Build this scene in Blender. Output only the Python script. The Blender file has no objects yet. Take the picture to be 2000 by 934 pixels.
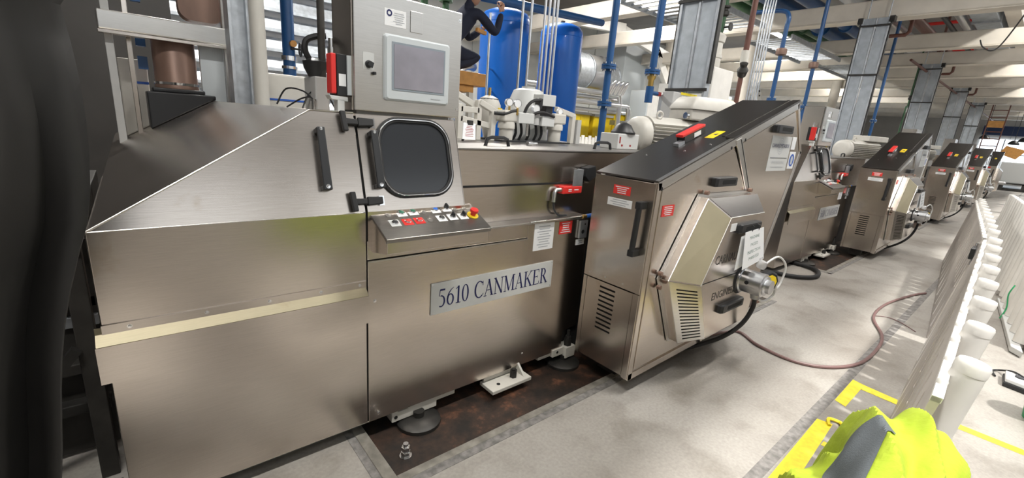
import bpy, bmesh, math, random
from mathutils import Vector, Matrix, Quaternion
random.seed(7)
scene = bpy.context.scene
col = scene.collection
# ------------------------------------------------------------------ camera
cam_d = bpy.data.cameras.new('camera')
cam = bpy.data.objects.new('camera', cam_d); col.objects.link(cam)
cam_d.sensor_fit = 'HORIZONTAL'; cam_d.sensor_width = 36.0
cam_d.lens = 864.997/2000*36.0
cam_d.clip_start = 0.02; cam_d.clip_end = 300
_r = Vector((0.76793346, -0.63623521, 0.07404699)).normalized()
_f = Vector((0.63137423, 0.73240622, -0.25484838)).normalized()
_u = _r.cross(_f).normalized(); _r = _f.cross(_u).normalized()
_m = Matrix(((_r.x, _u.x, -_f.x), (_r.y, _u.y, -_f.y), (_r.z, _u.z, -_f.z)))
cam.matrix_world = Matrix.Translation((-0.76030832, -1.8777232, 1.6)) @ _m.to_4x4()
scene.camera = cam
# ------------------------------------------------------------------ world, sun, exposure
scene.view_settings.view_transform = 'Standard'
scene.view_settings.look = 'None'
scene.view_settings.gamma = 1.0
scene.view_settings.use_curve_mapping = False
scene.view_settings.exposure = 0.5
w = bpy.data.worlds.new('daylight'); scene.world = w; w.use_nodes = True
bg = w.node_tree.nodes['Background']
bg.inputs[0].default_value = (0.93, 0.97, 1.0, 1); bg.inputs[1].default_value = 1.0
sd = bpy.data.lights.new('sun', 'SUN'); sd.energy = 3.4; sd.angle = math.radians(3.0); sd.color = (1, 0.97, 0.92)
sun = bpy.data.objects.new('sun', sd); col.objects.link(sun)
sun.rotation_euler = Vector((0.05, 0.45, -1.0)).to_track_quat('-Z', 'Y').to_euler()
sun.location = (2, -4, 9)

# ------------------------------------------------------------------ materials
MATS = {}
def nodes(m):
    m.use_nodes = True
    return m.node_tree.nodes, m.node_tree.links, m.node_tree.nodes['Principled BSDF']
def mat(name, c, rough=0.5, metal=0.0, noise=0.0, nscale=8.0, bump=0.0, emit=0.0, stretch=None, trans=0.0, alpha=1.0, coat=0.0, c2=None, rvar=0.0):
    m = bpy.data.materials.new(name); N, L, P = nodes(m)
    P.inputs['Base Color'].default_value = (*c, 1); P.inputs['Roughness'].default_value = rough
    P.inputs['Metallic'].default_value = metal
    if trans: P.inputs['Transmission Weight'].default_value = trans
    if alpha < 1: P.inputs['Alpha'].default_value = alpha
    if coat: P.inputs['Coat Weight'].default_value = coat
    if emit:
        P.inputs['Emission Color'].default_value = (*c, 1); P.inputs['Emission Strength'].default_value = emit
    if noise or bump or rvar or c2:
        tc = N.new('ShaderNodeTexCoord'); mp = N.new('ShaderNodeMapping')
        mp.inputs['Scale'].default_value = stretch or (1, 1, 1)
        nz = N.new('ShaderNodeTexNoise'); nz.inputs['Scale'].default_value = nscale; nz.inputs['Detail'].default_value = 6
        L.new(tc.outputs['Object'], mp.inputs[0]); L.new(mp.outputs[0], nz.inputs['Vector'])
        if noise or c2:
            rp = N.new('ShaderNodeValToRGB')
            a = tuple(max(0, x*(1-noise)) for x in c); b = tuple(min(1, x*(1+noise)) for x in c) if c2 is None else c2
            rp.color_ramp.elements[0].position = 0.32; rp.color_ramp.elements[1].position = 0.68
            rp.color_ramp.elements[0].color = (*a, 1); rp.color_ramp.elements[1].color = (*b, 1)
            L.new(nz.outputs['Fac'], rp.inputs[0]); L.new(rp.outputs[0], P.inputs['Base Color'])
        if rvar:
            mr = N.new('ShaderNodeMapRange'); mr.inputs[3].default_value = rough-rvar; mr.inputs[4].default_value = rough+rvar
            L.new(nz.outputs['Fac'], mr.inputs[0]); L.new(mr.outputs[0], P.inputs['Roughness'])
        if bump:
            bp = N.new('ShaderNodeBump'); bp.inputs['Strength'].default_value = bump; bp.inputs['Distance'].default_value = 0.01
            L.new(nz.outputs['Fac'], bp.inputs['Height']); L.new(bp.outputs[0], P.inputs['Normal'])
    MATS[name] = m
    return m

def steel(name, c, rough, grain=(2, 2, 90), stain=0.12, aniso=0.0):
    """brushed stainless: fine grain across one axis + big soft smudges in roughness and tint"""
    m = bpy.data.materials.new(name); N, L, P = nodes(m)
    P.inputs['Metallic'].default_value = 1.0
    tc = N.new('ShaderNodeTexCoord')
    mp = N.new('ShaderNodeMapping'); mp.inputs['Scale'].default_value = grain
    g = N.new('ShaderNodeTexNoise'); g.inputs['Scale'].default_value = 6; g.inputs['Detail'].default_value = 4
    s = N.new('ShaderNodeTexNoise'); s.inputs['Scale'].default_value = 2.0; s.inputs['Detail'].default_value = 4; s.inputs['Roughness'].default_value = 0.5
    L.new(tc.outputs['Object'], mp.inputs[0]); L.new(mp.outputs[0], g.inputs['Vector']); L.new(tc.outputs['Object'], s.inputs['Vector'])
    rp = N.new('ShaderNodeValToRGB')
    rp.color_ramp.elements[0].position = 0.3; rp.color_ramp.elements[1].position = 0.72
    rp.color_ramp.elements[0].color = (c[0]*(1-stain), c[1]*(1-stain*1.1), c[2]*(1-stain*1.3), 1)
    rp.color_ramp.elements[1].color = (*c, 1)
    L.new(s.outputs['Fac'], rp.inputs[0])
    mx = N.new('ShaderNodeMix'); mx.data_type = 'RGBA'; mx.blend_type = 'MULTIPLY'; mx.inputs[0].default_value = 0.25
    L.new(rp.outputs[0], mx.inputs[6]); L.new(g.outputs['Fac'], mx.inputs[7])
    k = N.new('ShaderNodeTexNoise'); k.inputs['Scale'].default_value = 4.2; k.inputs['Detail'].default_value = 5; k.inputs['Roughness'].default_value = 0.6
    L.new(tc.outputs['Object'], k.inputs['Vector'])
    kr = N.new('ShaderNodeMapRange'); kr.inputs[1].default_value = 0.66; kr.inputs[2].default_value = 0.76; kr.inputs[3].default_value = 0.0; kr.inputs[4].default_value = 0.38
    L.new(k.outputs['Fac'], kr.inputs[0])
    mk_ = N.new('ShaderNodeMix'); mk_.data_type = 'RGBA'; mk_.inputs[7].default_value = (c[0]*.55, c[1]*.45, c[2]*.32, 1)
    L.new(kr.outputs[0], mk_.inputs[0]); L.new(mx.outputs[2], mk_.inputs[6]); L.new(mk_.outputs[2], P.inputs['Base Color'])
    mr = N.new('ShaderNodeMapRange'); mr.inputs[3].default_value = rough-0.03; mr.inputs[4].default_value = rough+0.04
    L.new(s.outputs['Fac'], mr.inputs[0]); L.new(mr.outputs[0], P.inputs['Roughness'])
    bp = N.new('ShaderNodeBump'); bp.inputs['Strength'].default_value = 0.035; bp.inputs['Distance'].default_value = 0.002
    L.new(g.outputs['Fac'], bp.inputs['Height']); L.new(bp.outputs[0], P.inputs['Normal'])
    MATS[name] = m
steel('steel', (0.79, 0.725, 0.665), 0.23, stain=0.09)
steel('steel_bright', (0.74, 0.73, 0.71), 0.30)
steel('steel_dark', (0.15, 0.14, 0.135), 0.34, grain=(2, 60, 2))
steel('steel_beige_reflection', (0.36, 0.325, 0.235), 0.5)  # ledge steel with the ceiling light's yellowish reflection put into its colour
steel('steel_warm', (0.66, 0.60, 0.44), 0.5)
steel('steel_top', (0.36, 0.345, 0.33), 0.36)
mat('dirty_steel', (0.25, 0.235, 0.205), 0.6, 0.2, noise=0.3, nscale=14, bump=0.2)
mat('beige_reflection', (0.47, 0.42, 0.29), 0.45, 0.35, noise=0.08, nscale=4)  # chamfer beige stands in for yellowish ceiling light reflected by the steel
mat('galv', (0.50, 0.53, 0.56), 0.42, 0.8, noise=0.15, nscale=14)
mat('tray_grey', (0.42, 0.46, 0.50), 0.5, 0.35, noise=0.12, nscale=9)
mat('silver_pipe', (0.72, 0.73, 0.75), 0.28, 1.0)
mat('chrome', (0.8, 0.8, 0.8), 0.15, 1.0)
mat('white_paint', (0.60, 0.58, 0.53), 0.45, noise=0.06, nscale=5)
mat('beam_paint', (0.70, 0.65, 0.57), 0.5, noise=0.07, nscale=3)
mat('beige_motor', (0.60, 0.58, 0.53), 0.45, noise=0.05, nscale=9)
mat('grey_paint', (0.46, 0.46, 0.45), 0.5, noise=0.05)
mat('black', (0.018, 0.019, 0.021), 0.42)
mat('rubber', (0.014, 0.014, 0.015), 0.65)
mat('void', (0.006, 0.006, 0.006), 0.9)
mat('dark_glass', (0.030, 0.033, 0.038), 0.16, 0.0)
mat('screen', (0.33, 0.32, 0.37), 0.22, 0.25, noise=0.18, nscale=5)
mat('bezel_grey', (0.56, 0.60, 0.62), 0.4)
mat('bezel_dark', (0.25, 0.29, 0.33), 0.45)
mat('red', (0.72, 0.035, 0.03), 0.4)
mat('red_dark', (0.30, 0.03, 0.03), 0.45)
mat('blue_tank', (0.008, 0.12, 0.50), 0.36, coat=0.05, noise=0.06, nscale=2)
mat('blue_pipe', (0.014, 0.075, 0.215), 0.35, noise=0.1)
mat('blue_btn', (0.02, 0.14, 0.6), 0.35)
mat('green_btn', (0.02, 0.14, 0.08), 0.35)
mat('green_pipe', (0.035, 0.11, 0.045), 0.45, noise=0.15)
mat('green_plastic', (0.02, 0.30, 0.11), 0.35)
mat('yellow', (0.85, 0.62, 0.02), 0.4, noise=0.05)
mat('yellow_tape', (0.92, 0.74, 0.03), 0.5, noise=0.10, nscale=30)
mat('paper', (0.82, 0.83, 0.84), 0.6)
mat('sign_grey', (0.60, 0.61, 0.60), 0.45)
mat('ink_navy', (0.012, 0.016, 0.10), 0.5)
mat('ink', (0.05, 0.05, 0.055), 0.6)
mat('ink_pale', (0.45, 0.47, 0.5), 0.6)
mat('ink_green', (0.13, 0.22, 0.19), 0.6)
mat('ink_etch', (0.10, 0.095, 0.09), 0.5, 0.5)
mat('blue_sign', (0.02, 0.10, 0.45), 0.4)
mat('brown_pipe', (0.13, 0.05, 0.035), 0.5)
MATS['blue_tank'].node_tree.nodes['Principled BSDF'].inputs['Specular IOR Level'].default_value = 0.3
mat('bronze', (0.24, 0.15, 0.115), 0.42, 0.3, noise=0.2, nscale=6, stretch=(1, 1, .3))
mat('brass', (0.65, 0.45, 0.15), 0.3, 1.0)
mat('orange_wood', (0.50, 0.24, 0.06), 0.55, noise=0.15, nscale=12)
mat('plastic_white', (0.80, 0.78, 0.74), 0.35, noise=0.04)
mat('plastic_shaded', (0.50, 0.46, 0.42), 0.45, noise=0.10, nscale=5)  # white barrier plastic with the shade of its unlit side painted in
mat('hivis', (0.36, 0.46, 0.022), 0.85, bump=0.5, nscale=26)
mat('grey_cloth', (0.10, 0.115, 0.125), 0.85, bump=0.2, nscale=300)
mat('navy_cloth', (0.012, 0.016, 0.035), 0.85, bump=0.2, nscale=60)
mat('skin', (0.45, 0.25, 0.17), 0.5)
mat('hair', (0.02, 0.014, 0.01), 0.6)
mat('black_sheet', (0.018, 0.017, 0.016), 0.55, noise=0.4, nscale=3, bump=0.25)
mat('hose_brown', (0.20, 0.12, 0.115), 0.4)
mat('cable_white', (0.75, 0.75, 0.74), 0.4)
mat('clear', (0.85, 0.85, 0.85), 0.12, 0.0, trans=0.55)
mat('dark_iron', (0.05, 0.048, 0.045), 0.5, 0.6, noise=0.3)
mat('frame_dark', (0.045, 0.042, 0.038), 0.5, 0.3, noise=0.3)
mat('lamp_glow', (1, 0.98, 0.94), 0.5, emit=9.0)
mat('window_glow', (0.80, 0.90, 1.0), 0.5, emit=2.2)
mat('cladding', (0.68, 0.69, 0.68), 0.55, 0.1, noise=0.05, nscale=2)
mat('wall_paint', (0.52, 0.49, 0.45), 0.7, noise=0.06, nscale=1.5)
mat('wall_dark', (0.07, 0.066, 0.062), 0.8, noise=0.2, nscale=1)
mat('roof_deck', (0.27, 0.25, 0.23), 0.7, noise=0.12, nscale=1.2)
mat('blue_band', (0.02, 0.04, 0.11), 0.6)
mat('mortar_strip', (0.20, 0.19, 0.18), 0.8, noise=0.35, nscale=25, bump=0.6)

# concrete with stains
def concrete():
    m = bpy.data.materials.new('concrete'); N, L, P = nodes(m)
    tc = N.new('ShaderNodeTexCoord')
    a = N.new('ShaderNodeTexNoise'); a.inputs['Scale'].default_value = 0.9; a.inputs['Detail'].default_value = 7; a.inputs['Roughness'].default_value = 0.5
    b = N.new('ShaderNodeTexNoise'); b.inputs['Scale'].default_value = 3.5; b.inputs['Detail'].default_value = 6; b.inputs['Roughness'].default_value = 0.55
    c = N.new('ShaderNodeTexNoise'); c.inputs['Scale'].default_value = 60; c.inputs['Detail'].default_value = 4
    for t in (a, b, c): L.new(tc.outputs['Object'], t.inputs['Vector'])
    r1 = N.new('ShaderNodeValToRGB'); e = r1.color_ramp.elements
    e[0].position = 0.30; e[0].color = (0.22, 0.197, 0.172, 1); e[1].position = 0.66; e[1].color = (0.375, 0.355, 0.325, 1)
    L.new(a.outputs['Fac'], r1.inputs[0])
    r2 = N.new('ShaderNodeValToRGB'); e = r2.color_ramp.elements
    e[0].position = 0.25; e[0].color = (0.55, 0.52, 0.48, 1); e[1].position = 0.50; e[1].color = (1, 1, 1, 1)
    L.new(b.outputs['Fac'], r2.inputs[0])
    mx = N.new('ShaderNodeMix'); mx.data_type = 'RGBA'; mx.blend_type = 'MULTIPLY'; mx.inputs[0].default_value = 0.75
    L.new(r1.outputs[0], mx.inputs[6]); L.new(r2.outputs[0], mx.inputs[7])
    mx2 = N.new('ShaderNodeMix'); mx2.data_type = 'RGBA'; mx2.blend_type = 'OVERLAY'; mx2.inputs[0].default_value = 0.25
    L.new(mx.outputs[2], mx2.inputs[6]); L.new(c.outputs['Fac'], mx2.inputs[7])
    d = N.new('ShaderNodeTexNoise'); d.inputs['Scale'].default_value = 9.0; d.inputs['Detail'].default_value = 7; d.inputs['Roughness'].default_value = 0.68; d.inputs['Distortion'].default_value = 0.6
    L.new(tc.outputs['Object'], d.inputs['Vector'])
    dr_ = N.new('ShaderNodeMapRange'); dr_.inputs[1].default_value = 0.665; dr_.inputs[2].default_value = 0.75; dr_.inputs[3].default_value = 0.0; dr_.inputs[4].default_value = 0.7
    L.new(d.outputs['Fac'], dr_.inputs[0])
    m3 = N.new('ShaderNodeMix'); m3.data_type = 'RGBA'; m3.inputs[7].default_value = (0.07, 0.06, 0.052, 1)
    L.new(dr_.outputs[0], m3.inputs[0]); L.new(mx2.outputs[2], m3.inputs[6]); L.new(m3.outputs[2], P.inputs['Base Color'])
    mr = N.new('ShaderNodeMapRange'); mr.inputs[3].default_value = 0.35; mr.inputs[4].default_value = 0.65
    L.new(a.outputs['Fac'], mr.inputs[0]); L.new(mr.outputs[0], P.inputs['Roughness'])
    bp = N.new('ShaderNodeBump'); bp.inputs['Strength'].default_value = 0.12; bp.inputs['Distance'].default_value = 0.004
    L.new(c.outputs['Fac'], bp.inputs['Height']); L.new(bp.outputs[0], P.inputs['Normal'])
    MATS['concrete'] = m
concrete()
def rust():
    m = bpy.data.materials.new('rust_plate'); N, L, P = nodes(m)
    tc = N.new('ShaderNodeTexCoord')
    a = N.new('ShaderNodeTexNoise'); a.inputs['Scale'].default_value = 7; a.inputs['Detail'].default_value = 8; a.inputs['Roughness'].default_value = 0.65
    L.new(tc.outputs['Object'], a.inputs['Vector'])
    r1 = N.new('ShaderNodeValToRGB'); e = r1.color_ramp.elements
    e[0].position = 0.40; e[0].color = (0.014, 0.011, 0.009, 1); e[1].position = 0.72; e[1].color = (0.20, 0.085, 0.045, 1)
    k = r1.color_ramp.elements.new(0.56); k.color = (0.045, 0.026, 0.018, 1)
    L.new(a.outputs['Fac'], r1.inputs[0]); L.new(r1.outputs[0], P.inputs['Base Color'])
    P.inputs['Roughness'].default_value = 0.55
    MATS['rust_plate'] = m
rust()

# ------------------------------------------------------------------ mesh helpers
V = Vector
class MB:
    def __init__(s): s.v = []; s.f = []
    def add(s, vs, fs):
        o = len(s.v); s.v += [tuple(p) for p in vs]; s.f += [tuple(i+o for i in f) for f in fs]; return s
    def box(s, x0, x1, y0, y1, z0, z1):
        vs = [(x, y, z) for z in (z0, z1) for y in (y0, y1) for x in (x0, x1)]
        return s.add(vs, [(0,2,3,1),(4,5,7,6),(0,1,5,4),(2,6,7,3),(0,4,6,2),(1,3,7,5)])
    def prism(s, poly, vec):
        n = len(poly); vec = V(vec); a = [V(p) for p in poly]; b = [p+vec for p in a]
        return s.add(a+b, [tuple(range(n))[::-1], tuple(range(n, 2*n))]+[(i, (i+1) % n, n+(i+1) % n, n+i) for i in range(n)])
    def rings(s, rings, cap=True):
        n = len(rings[0]); vs = [p for r in rings for p in r]; fs = []
        for k in range(len(rings)-1):
            for i in range(n): fs.append((k*n+i, k*n+(i+1) % n, (k+1)*n+(i+1) % n, (k+1)*n+i))
        if cap: fs += [tuple(range(n))[::-1], tuple(range((len(rings)-1)*n, len(rings)*n))]
        return s.add(vs, fs)
    def cyl(s, p0, p1, r0, r1=None, n=16):
        p0, p1 = V(p0), V(p1); r1 = r0 if r1 is None else r1
        d = (p1-p0).normalized(); a = d.orthogonal().normalized(); b = d.cross(a)
        ring = lambda p, r: [p+(a*math.cos(2*math.pi*i/n)+b*math.sin(2*math.pi*i/n))*r for i in range(n)]
        return s.rings([ring(p0, r0), ring(p1, r1)])
    def lathe(s, base, axis, prof, n=24):
        base = V(base); d = V(axis).normalized(); a = d.orthogonal().normalized(); b = d.cross(a)
        R = []
        for r, h in prof:
            c = base+d*h; R.append([c+(a*math.cos(2*math.pi*i/n)+b*math.sin(2*math.pi*i/n))*max(r, 1e-4) for i in range(n)])
        return s.rings(R)
    def tube(s, pts, r, n=8, sub=0):
        pts = [V(p) for p in pts]
        if sub: pts = crom(pts, sub)
        R = []; a = None
        for i, p in enumerate(pts):
            d = (pts[min(i+1, len(pts)-1)]-pts[max(i-1, 0)]).normalized()
            if a is None: a = d.orthogonal().normalized()
            else:
                a = (a-d*a.dot(d)); a = a.normalized() if a.length > 1e-6 else d.orthogonal().normalized()
            b = d.cross(a); rr = r[i] if isinstance(r, (list, tuple)) else r
            R.append([p+(a*math.cos(2*math.pi*k/n)+b*math.sin(2*math.pi*k/n))*rr for k in range(n)])
        return s.rings(R)
    def bar(s, p0, p1, w, h, up=(0, 0, 1)):
        p0, p1 = V(p0), V(p1); d = (p1-p0).normalized(); u = V(up); u = (u-d*u.dot(d)).normalized(); q = d.cross(u)
        ring = lambda p: [p+q*w/2+u*h/2, p-q*w/2+u*h/2, p-q*w/2-u*h/2, p+q*w/2-u*h/2]
        return s.rings([ring(p0), ring(p1)])
    def bm(s):
        b = bmesh.new(); vs = [b.verts.new(p) for p in s.v]
        for f in s.f:
            try: b.faces.new([vs[i] for i in f])
            except ValueError: pass
        bmesh.ops.recalc_face_normals(b, faces=b.faces); return b
def crom(P, k):
    out = []
    for i in range(len(P)-1):
        p0 = P[max(i-1, 0)]; p1 = P[i]; p2 = P[i+1]; p3 = P[min(i+2, len(P)-1)]
        for j in range(k):
            t = j/k
            out.append(0.5*((2*p1)+(p2-p0)*t+(2*p0-5*p1+4*p2-p3)*t*t+(3*p1-p0-3*p2+p3)*t**3))
    out.append(P[-1]); return out
def B(*a): return MB().box(*a)
def origin(o):
    p = V((0, 0, 0))
    while o is not None: p = p+V(o.location); o = o.parent
    return p
def mk(name, mb, m, parent=None, smooth=False, bevel=0.0, bseg=2, auto=True):
    """one mesh object; geometry is given in world coordinates of the first copy"""
    me = bpy.data.meshes.new(name)
    b = mb.bm() if isinstance(mb, MB) else mb
    off = origin(parent)
    if off.length > 0: bmesh.ops.translate(b, vec=-off, verts=b.verts)
    b.to_mesh(me); b.free()
    me.materials.append(MATS[m])
    o = bpy.data.objects.new(name, me); col.objects.link(o)
    if parent is not None: o.parent = parent
    if smooth:
        for p in me.polygons: p.use_smooth = True
        me.set_sharp_from_angle(angle=math.radians(38))
    if bevel:
        bv = o.modifiers.new('bevel', 'BEVEL'); bv.width = bevel; bv.segments = bseg; bv.limit_method = 'ANGLE'; bv.angle_limit = math.radians(30)
        bv.harden_normals = False
    return o
def tag(o, label, cat, group=None, kind=None):
    if label: o['label'] = label
    if cat: o['category'] = cat
    if group: o['group'] = group
    if kind: o['kind'] = kind
    return o
def thing(name, label, cat, loc=(0, 0, 0), group=None):
    o = bpy.data.objects.new(name, None); col.objects.link(o); o.location = loc; o.empty_display_size = 0.1
    return tag(o, label, cat, group)
def one(name, mb, m, label, cat, group=None, **k):
    return tag(mk(name, mb, m, None, **k), label, cat, group)
def struct(name, mb, m, parent=None, **k):
    o = mk(name, mb, m, parent, **k)
    o['kind'] = 'structure'; return o
def dup(root, dx, label, group=None, depth=2, dy=0.0):
    r = root.copy(); col.objects.link(r); r.location = V(root.location)+V((dx, dy, 0)); r['label'] = label
    if group: r['group'] = group
    if depth > 0:
        for ch in list(root.children):
            c = ch.copy(); col.objects.link(c); c.parent = r
            if depth > 1:
                for g in list(ch.children):
                    d = g.copy(); col.objects.link(d); d.parent = c
    return r
def quad_pt(q, u, v):
    return (V(q[0])*(1-u)+V(q[1])*u)*(1-v)+(V(q[3])*(1-u)+V(q[2])*u)*v
def slotted(q, slots, t, nrm):
    """sheet on quad q (p00,p10,p11,p01) with rectangular holes slots=[(u0,u1,v0,v1)] stacked in v, thickness t along -nrm"""
    mb = MB(); nv = V(nrm).normalized()*(-t)
    def cell(u0, u1, v0, v1):
        if u1-u0 < 1e-6 or v1-v0 < 1e-6: return
        mb.prism([quad_pt(q, u0, v0), quad_pt(q, u1, v0), quad_pt(q, u1, v1), quad_pt(q, u0, v1)], nv)
    v = 0
    for (u0, u1, v0, v1) in slots:
        cell(0, 1, v, v0); cell(0, u0, v0, v1); cell(u1, 1, v0, v1); v = v1
    cell(0, 1, v, 1); return mb
def rrect(cx, cy, hw, hh, r, k=8):
    out = []
    for (sx, sy, a0) in ((1, 1, 0), (-1, 1, 90), (-1, -1, 180), (1, -1, 270)):
        for j in range(k+1):
            a = math.radians(a0+90*j/k); out.append((cx+sx*(hw-r)+r*math.cos(a), cy+sy*(hh-r)+r*math.sin(a)))
    return out
def text_mb(s, size, place, extr=0.0006, squash=1.0):
    """flat lettering from the built-in font; place(x,y,d)->3-D point"""
    cu = bpy.data.curves.new('t', 'FONT'); cu.body = s; cu.size = size; cu.align_x = 'CENTER'; cu.align_y = 'CENTER'; cu.resolution_u = 2
    o = bpy.data.objects.new('t', cu); me = o.to_mesh(); mb = MB()
    mb.add([place(v.co.x*squash, v.co.y, extr) for v in me.vertices], [tuple(p.vertices) for p in me.polygons])
    o.to_mesh_clear(); bpy.data.objects.remove(o); bpy.data.curves.remove(cu)
    return mb
# serif lettering -------------------------------------------------------
def ribbon(pts, w0, w1=None):
    w1 = w0 if w1 is None else w1
    out = []; n = len(pts); L, R = [], []
    for i, p in enumerate(pts):
        a = pts[max(i-1, 0)]; b = pts[min(i+1, n-1)]; dx, dy = b[0]-a[0], b[1]-a[1]; l = math.hypot(dx, dy) or 1
        w = (w0+(w1-w0)*i/(n-1))/2; L.append((p[0]-dy/l*w, p[1]+dx/l*w)); R.append((p[0]+dy/l*w, p[1]-dx/l*w))
    return [[L[i], L[i+1], R[i+1], R[i]] for i in range(n-1)]
def ring2(cx, cy, rx, ry, ix, iy, a0=0, a1=360, n=28):
    q = []
    for i in range(n):
        t0 = math.radians(a0+(a1-a0)*i/n); t1 = math.radians(a0+(a1-a0)*(i+1)/n)
        q.append([(cx+rx*math.cos(t0), cy+ry*math.sin(t0)), (cx+rx*math.cos(t1), cy+ry*math.sin(t1)), (cx+ix*math.cos(t1), cy+iy*math.sin(t1)), (cx+ix*math.cos(t0), cy+iy*math.sin(t0))])
    return q
def sr(x0, x1, y): return [[(x0, y), (x1, y), (x1, y+.045), (x0, y+.045)]]
TK, TN = .12, .045
GL = {
 '1': (.46, ribbon([(.25, 0), (.25, 1)], TK)+ribbon([(.07, .84), (.25, .98)], TN)+sr(.08, .42, 0)),
 '0': (.58, ring2(.28, .5, .25, .51, .14, .46)),
 '6': (.58, ring2(.28, .32, .25, .33, .14, .27)+ribbon([(.50, .98), (.33, .88), (.18, .70), (.10, .50), (.085, .34)], .03, TK)),
 '5': (.56, ribbon([(.14, .95), (.47, .95)], .1)+ribbon([(.15, .98), (.09, .60)], TN)+ring2(.22, .31, .27, .34, .16, .27, -120, 105)),
 'C': (.74, ring2(.40, .5, .37, .52, .25, .46, 48, 312)+ribbon([(.655, .98), (.655, .72)], .04)+ribbon([(.655, .12), (.69, .24)], .04)),
 'A': (.76, ribbon([(.10, 0), (.38, 1)], TN)+ribbon([(.36, 1.02), (.64, 0)], TK)+ribbon([(.20, .36), (.54, .36)], TN)+sr(0, .22, 0)+sr(.50, .76, 0)),
 'N': (.80, ribbon([(.14, 0), (.14, 1)], TN)+ribbon([(.10, 1), (.66, 0)], TK)+ribbon([(.66, 0), (.66, 1)], TN)+sr(.03, .25, 0)+sr(0, .2, .955)+sr(.55, .77, .955)),
 'M': (.94, ribbon([(.14, 0), (.14, 1)], TN)+ribbon([(.14, 1), (.45, .05)], TK)+ribbon([(.45, .03), (.76, 1)], TN)+ribbon([(.78, 0), (.78, 1)], TK)+sr(.03, .25, 0)+sr(.66, .92, 0)+sr(.02, .2, .955)+sr(.74, .92, .955)),
 'K': (.78, ribbon([(.17, 0), (.17, 1)], TK)+ribbon([(.66, 1), (.22, .46)], TN)+ribbon([(.32, .60), (.68, 0)], TK)+sr(.03, .31, 0)+sr(.03, .31, .955)+sr(.54, .8, 0)+sr(.54, .76, .955)),
 'E': (.68, ribbon([(.17, 0), (.17, 1)], TK)+sr(.03, .60, .955)+sr(.03, .62, 0)+ribbon([(.2, .52), (.47, .52)], TN)+ribbon([(.58, 1), (.58, .80)], .04)+ribbon([(.47, .42), (.47, .62)], .035)+ribbon([(.6, 0), (.62, .22)], .04)),
 'R': (.74, ribbon([(.17, 0), (.17, 1)], TK)+sr(.03, .31, 0)+sr(.03, .31, .955)+ring2(.28, .74, .27, .26, .15, .21, -90, 90)+ribbon([(.18, .98), (.3, .98)], TN)+ribbon([(.18, .5), (.3, .5)], TN)+ribbon([(.34, .5), (.66, 0)], TK)+sr(.54, .76, 0)),
}
def serif_mb(s, h, place):
    mb = MB(); x = 0
    for ch in s:
        if ch == ' ': x += .34*h; continue
        w_, q = GL[ch]
        for poly in q: mb.add([place(x+px*h, py*h) for px, py in poly], [tuple(range(len(poly)))])
        x += w_*h
    return mb
def serif_w(s, h): return sum(.34*h if c == ' ' else GL[c][0]*h for c in s)

# ================================================================== SETTING
PITCH = 6.1
pits = [(-0.05+PITCH*k, 4.2+PITCH*k) for k in range(3)]
fl = MB()
xs = [-9]+[x for p in pits for x in p]+[46]
for i in range(len(xs)-1):
    a, b = xs[i], xs[i+1]
    for (c, d) in ((-9, -.37), (-.37, 1.4), (1.4, 12)):
        if (c == -.37) and any(abs(a-p[0]) < 1e-6 for p in pits): continue
        fl.box(a, b, c, d, -.3, 0)
floor = struct('floor', fl, 'concrete')
for k, (a, b) in enumerate(pits):
    p = struct('pit_plate', B(a, b, -.37, 1.4, -.28, -.035), 'rust_plate', floor)
    struct('pit_frame', B(a-.012, a+.045, -.37, 1.4, -.03, .006).box(a+.045, b, -.37, -.325, -.03, .006), 'dirty_steel', floor, bevel=.003)
    struct('pit_grout', B(a-.05, a-.012, -.415, 1.4, -.01, .0025).box(a-.05, b, -.415, -.37, -.01, .0025), 'mortar_strip', floor)
# expansion joint along the aisle
struct('floor_joint', B(-3, 40, -1.35, -1.29, -.01, .0015), 'mortar_strip', floor)
# walls
cl = MB().box(-9, 46, 11.0, 11.2, -.3, 6)
struct('wall_back', cl, 'cladding')
wb = bpy.data.objects['wall_back']
for i in range(30):                                   # vertical cladding ribs on the far wall
    x = 3.0+i*1.0
    struct('cladding_rib', B(x, x+.06, 10.95, 11.0, 0, 5.6), 'cladding', wb)
struct('wall_end', B(44, 44.2, -9, 11, 0, 6), 'wall_paint')
struct('wall_left', B(-5.2, -5, -9, 11, 0, 6), 'wall_dark')
wf = MB().box(-9, 46, -7.2, -7, 0, 2.9).box(-9, 46, -7.2, -7, 5.5, 6)
for i in range(12): wf.box(-9+i*5, -8.2+i*5, -7.2, -7, 2.9, 5.5)
struct('wall_front', wf, 'wall_paint')
ce = MB().box(-9, 46, -3.55, 11.2, 5.6, 5.75).box(-9, 46, -9, -5.2, 5.6, 5.75)
for i in range(7): ce.box(-9+i*8.0, -8.4+i*8.0, -5.2, -3.55, 5.6, 5.75)
struct('ceiling', ce, 'roof_deck')
# far end: clerestory window with a dark blue band above
win = struct('window_1', B(43.9, 44.0, -3.6, 1.6, 0.9, 2.9), 'window_glow')
struct('window_frame', B(43.85, 43.9, -3.6, 1.6, 1.9, 1.96).box(43.85, 43.9, -1.0, -.94, .9, 2.9).box(43.85, 43.9, .4, .46, .9, 2.9), 'grey_paint', win)
struct('trim_1', B(43.7, 43.95, -5, 1.6, 3.15, 3.75), 'blue_band')
# left background: grey louvred wall behind the press
lv = struct('wall_louvre', B(-2.5, 3.2, 7.3, 7.4, 0, 5.6), 'grey_paint')
for i in range(11):
    z = 1.2+i*.32
    struct('louvre_slat', B(-2.4, 3.1, 7.16, 7.3, z, z+.05).add([(-2.4, 7.16, z), (3.1, 7.16, z), (3.1, 7.3, z+.24), (-2.4, 7.3, z+.24)], [(0, 1, 2, 3)]), 'galv', lv)

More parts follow.
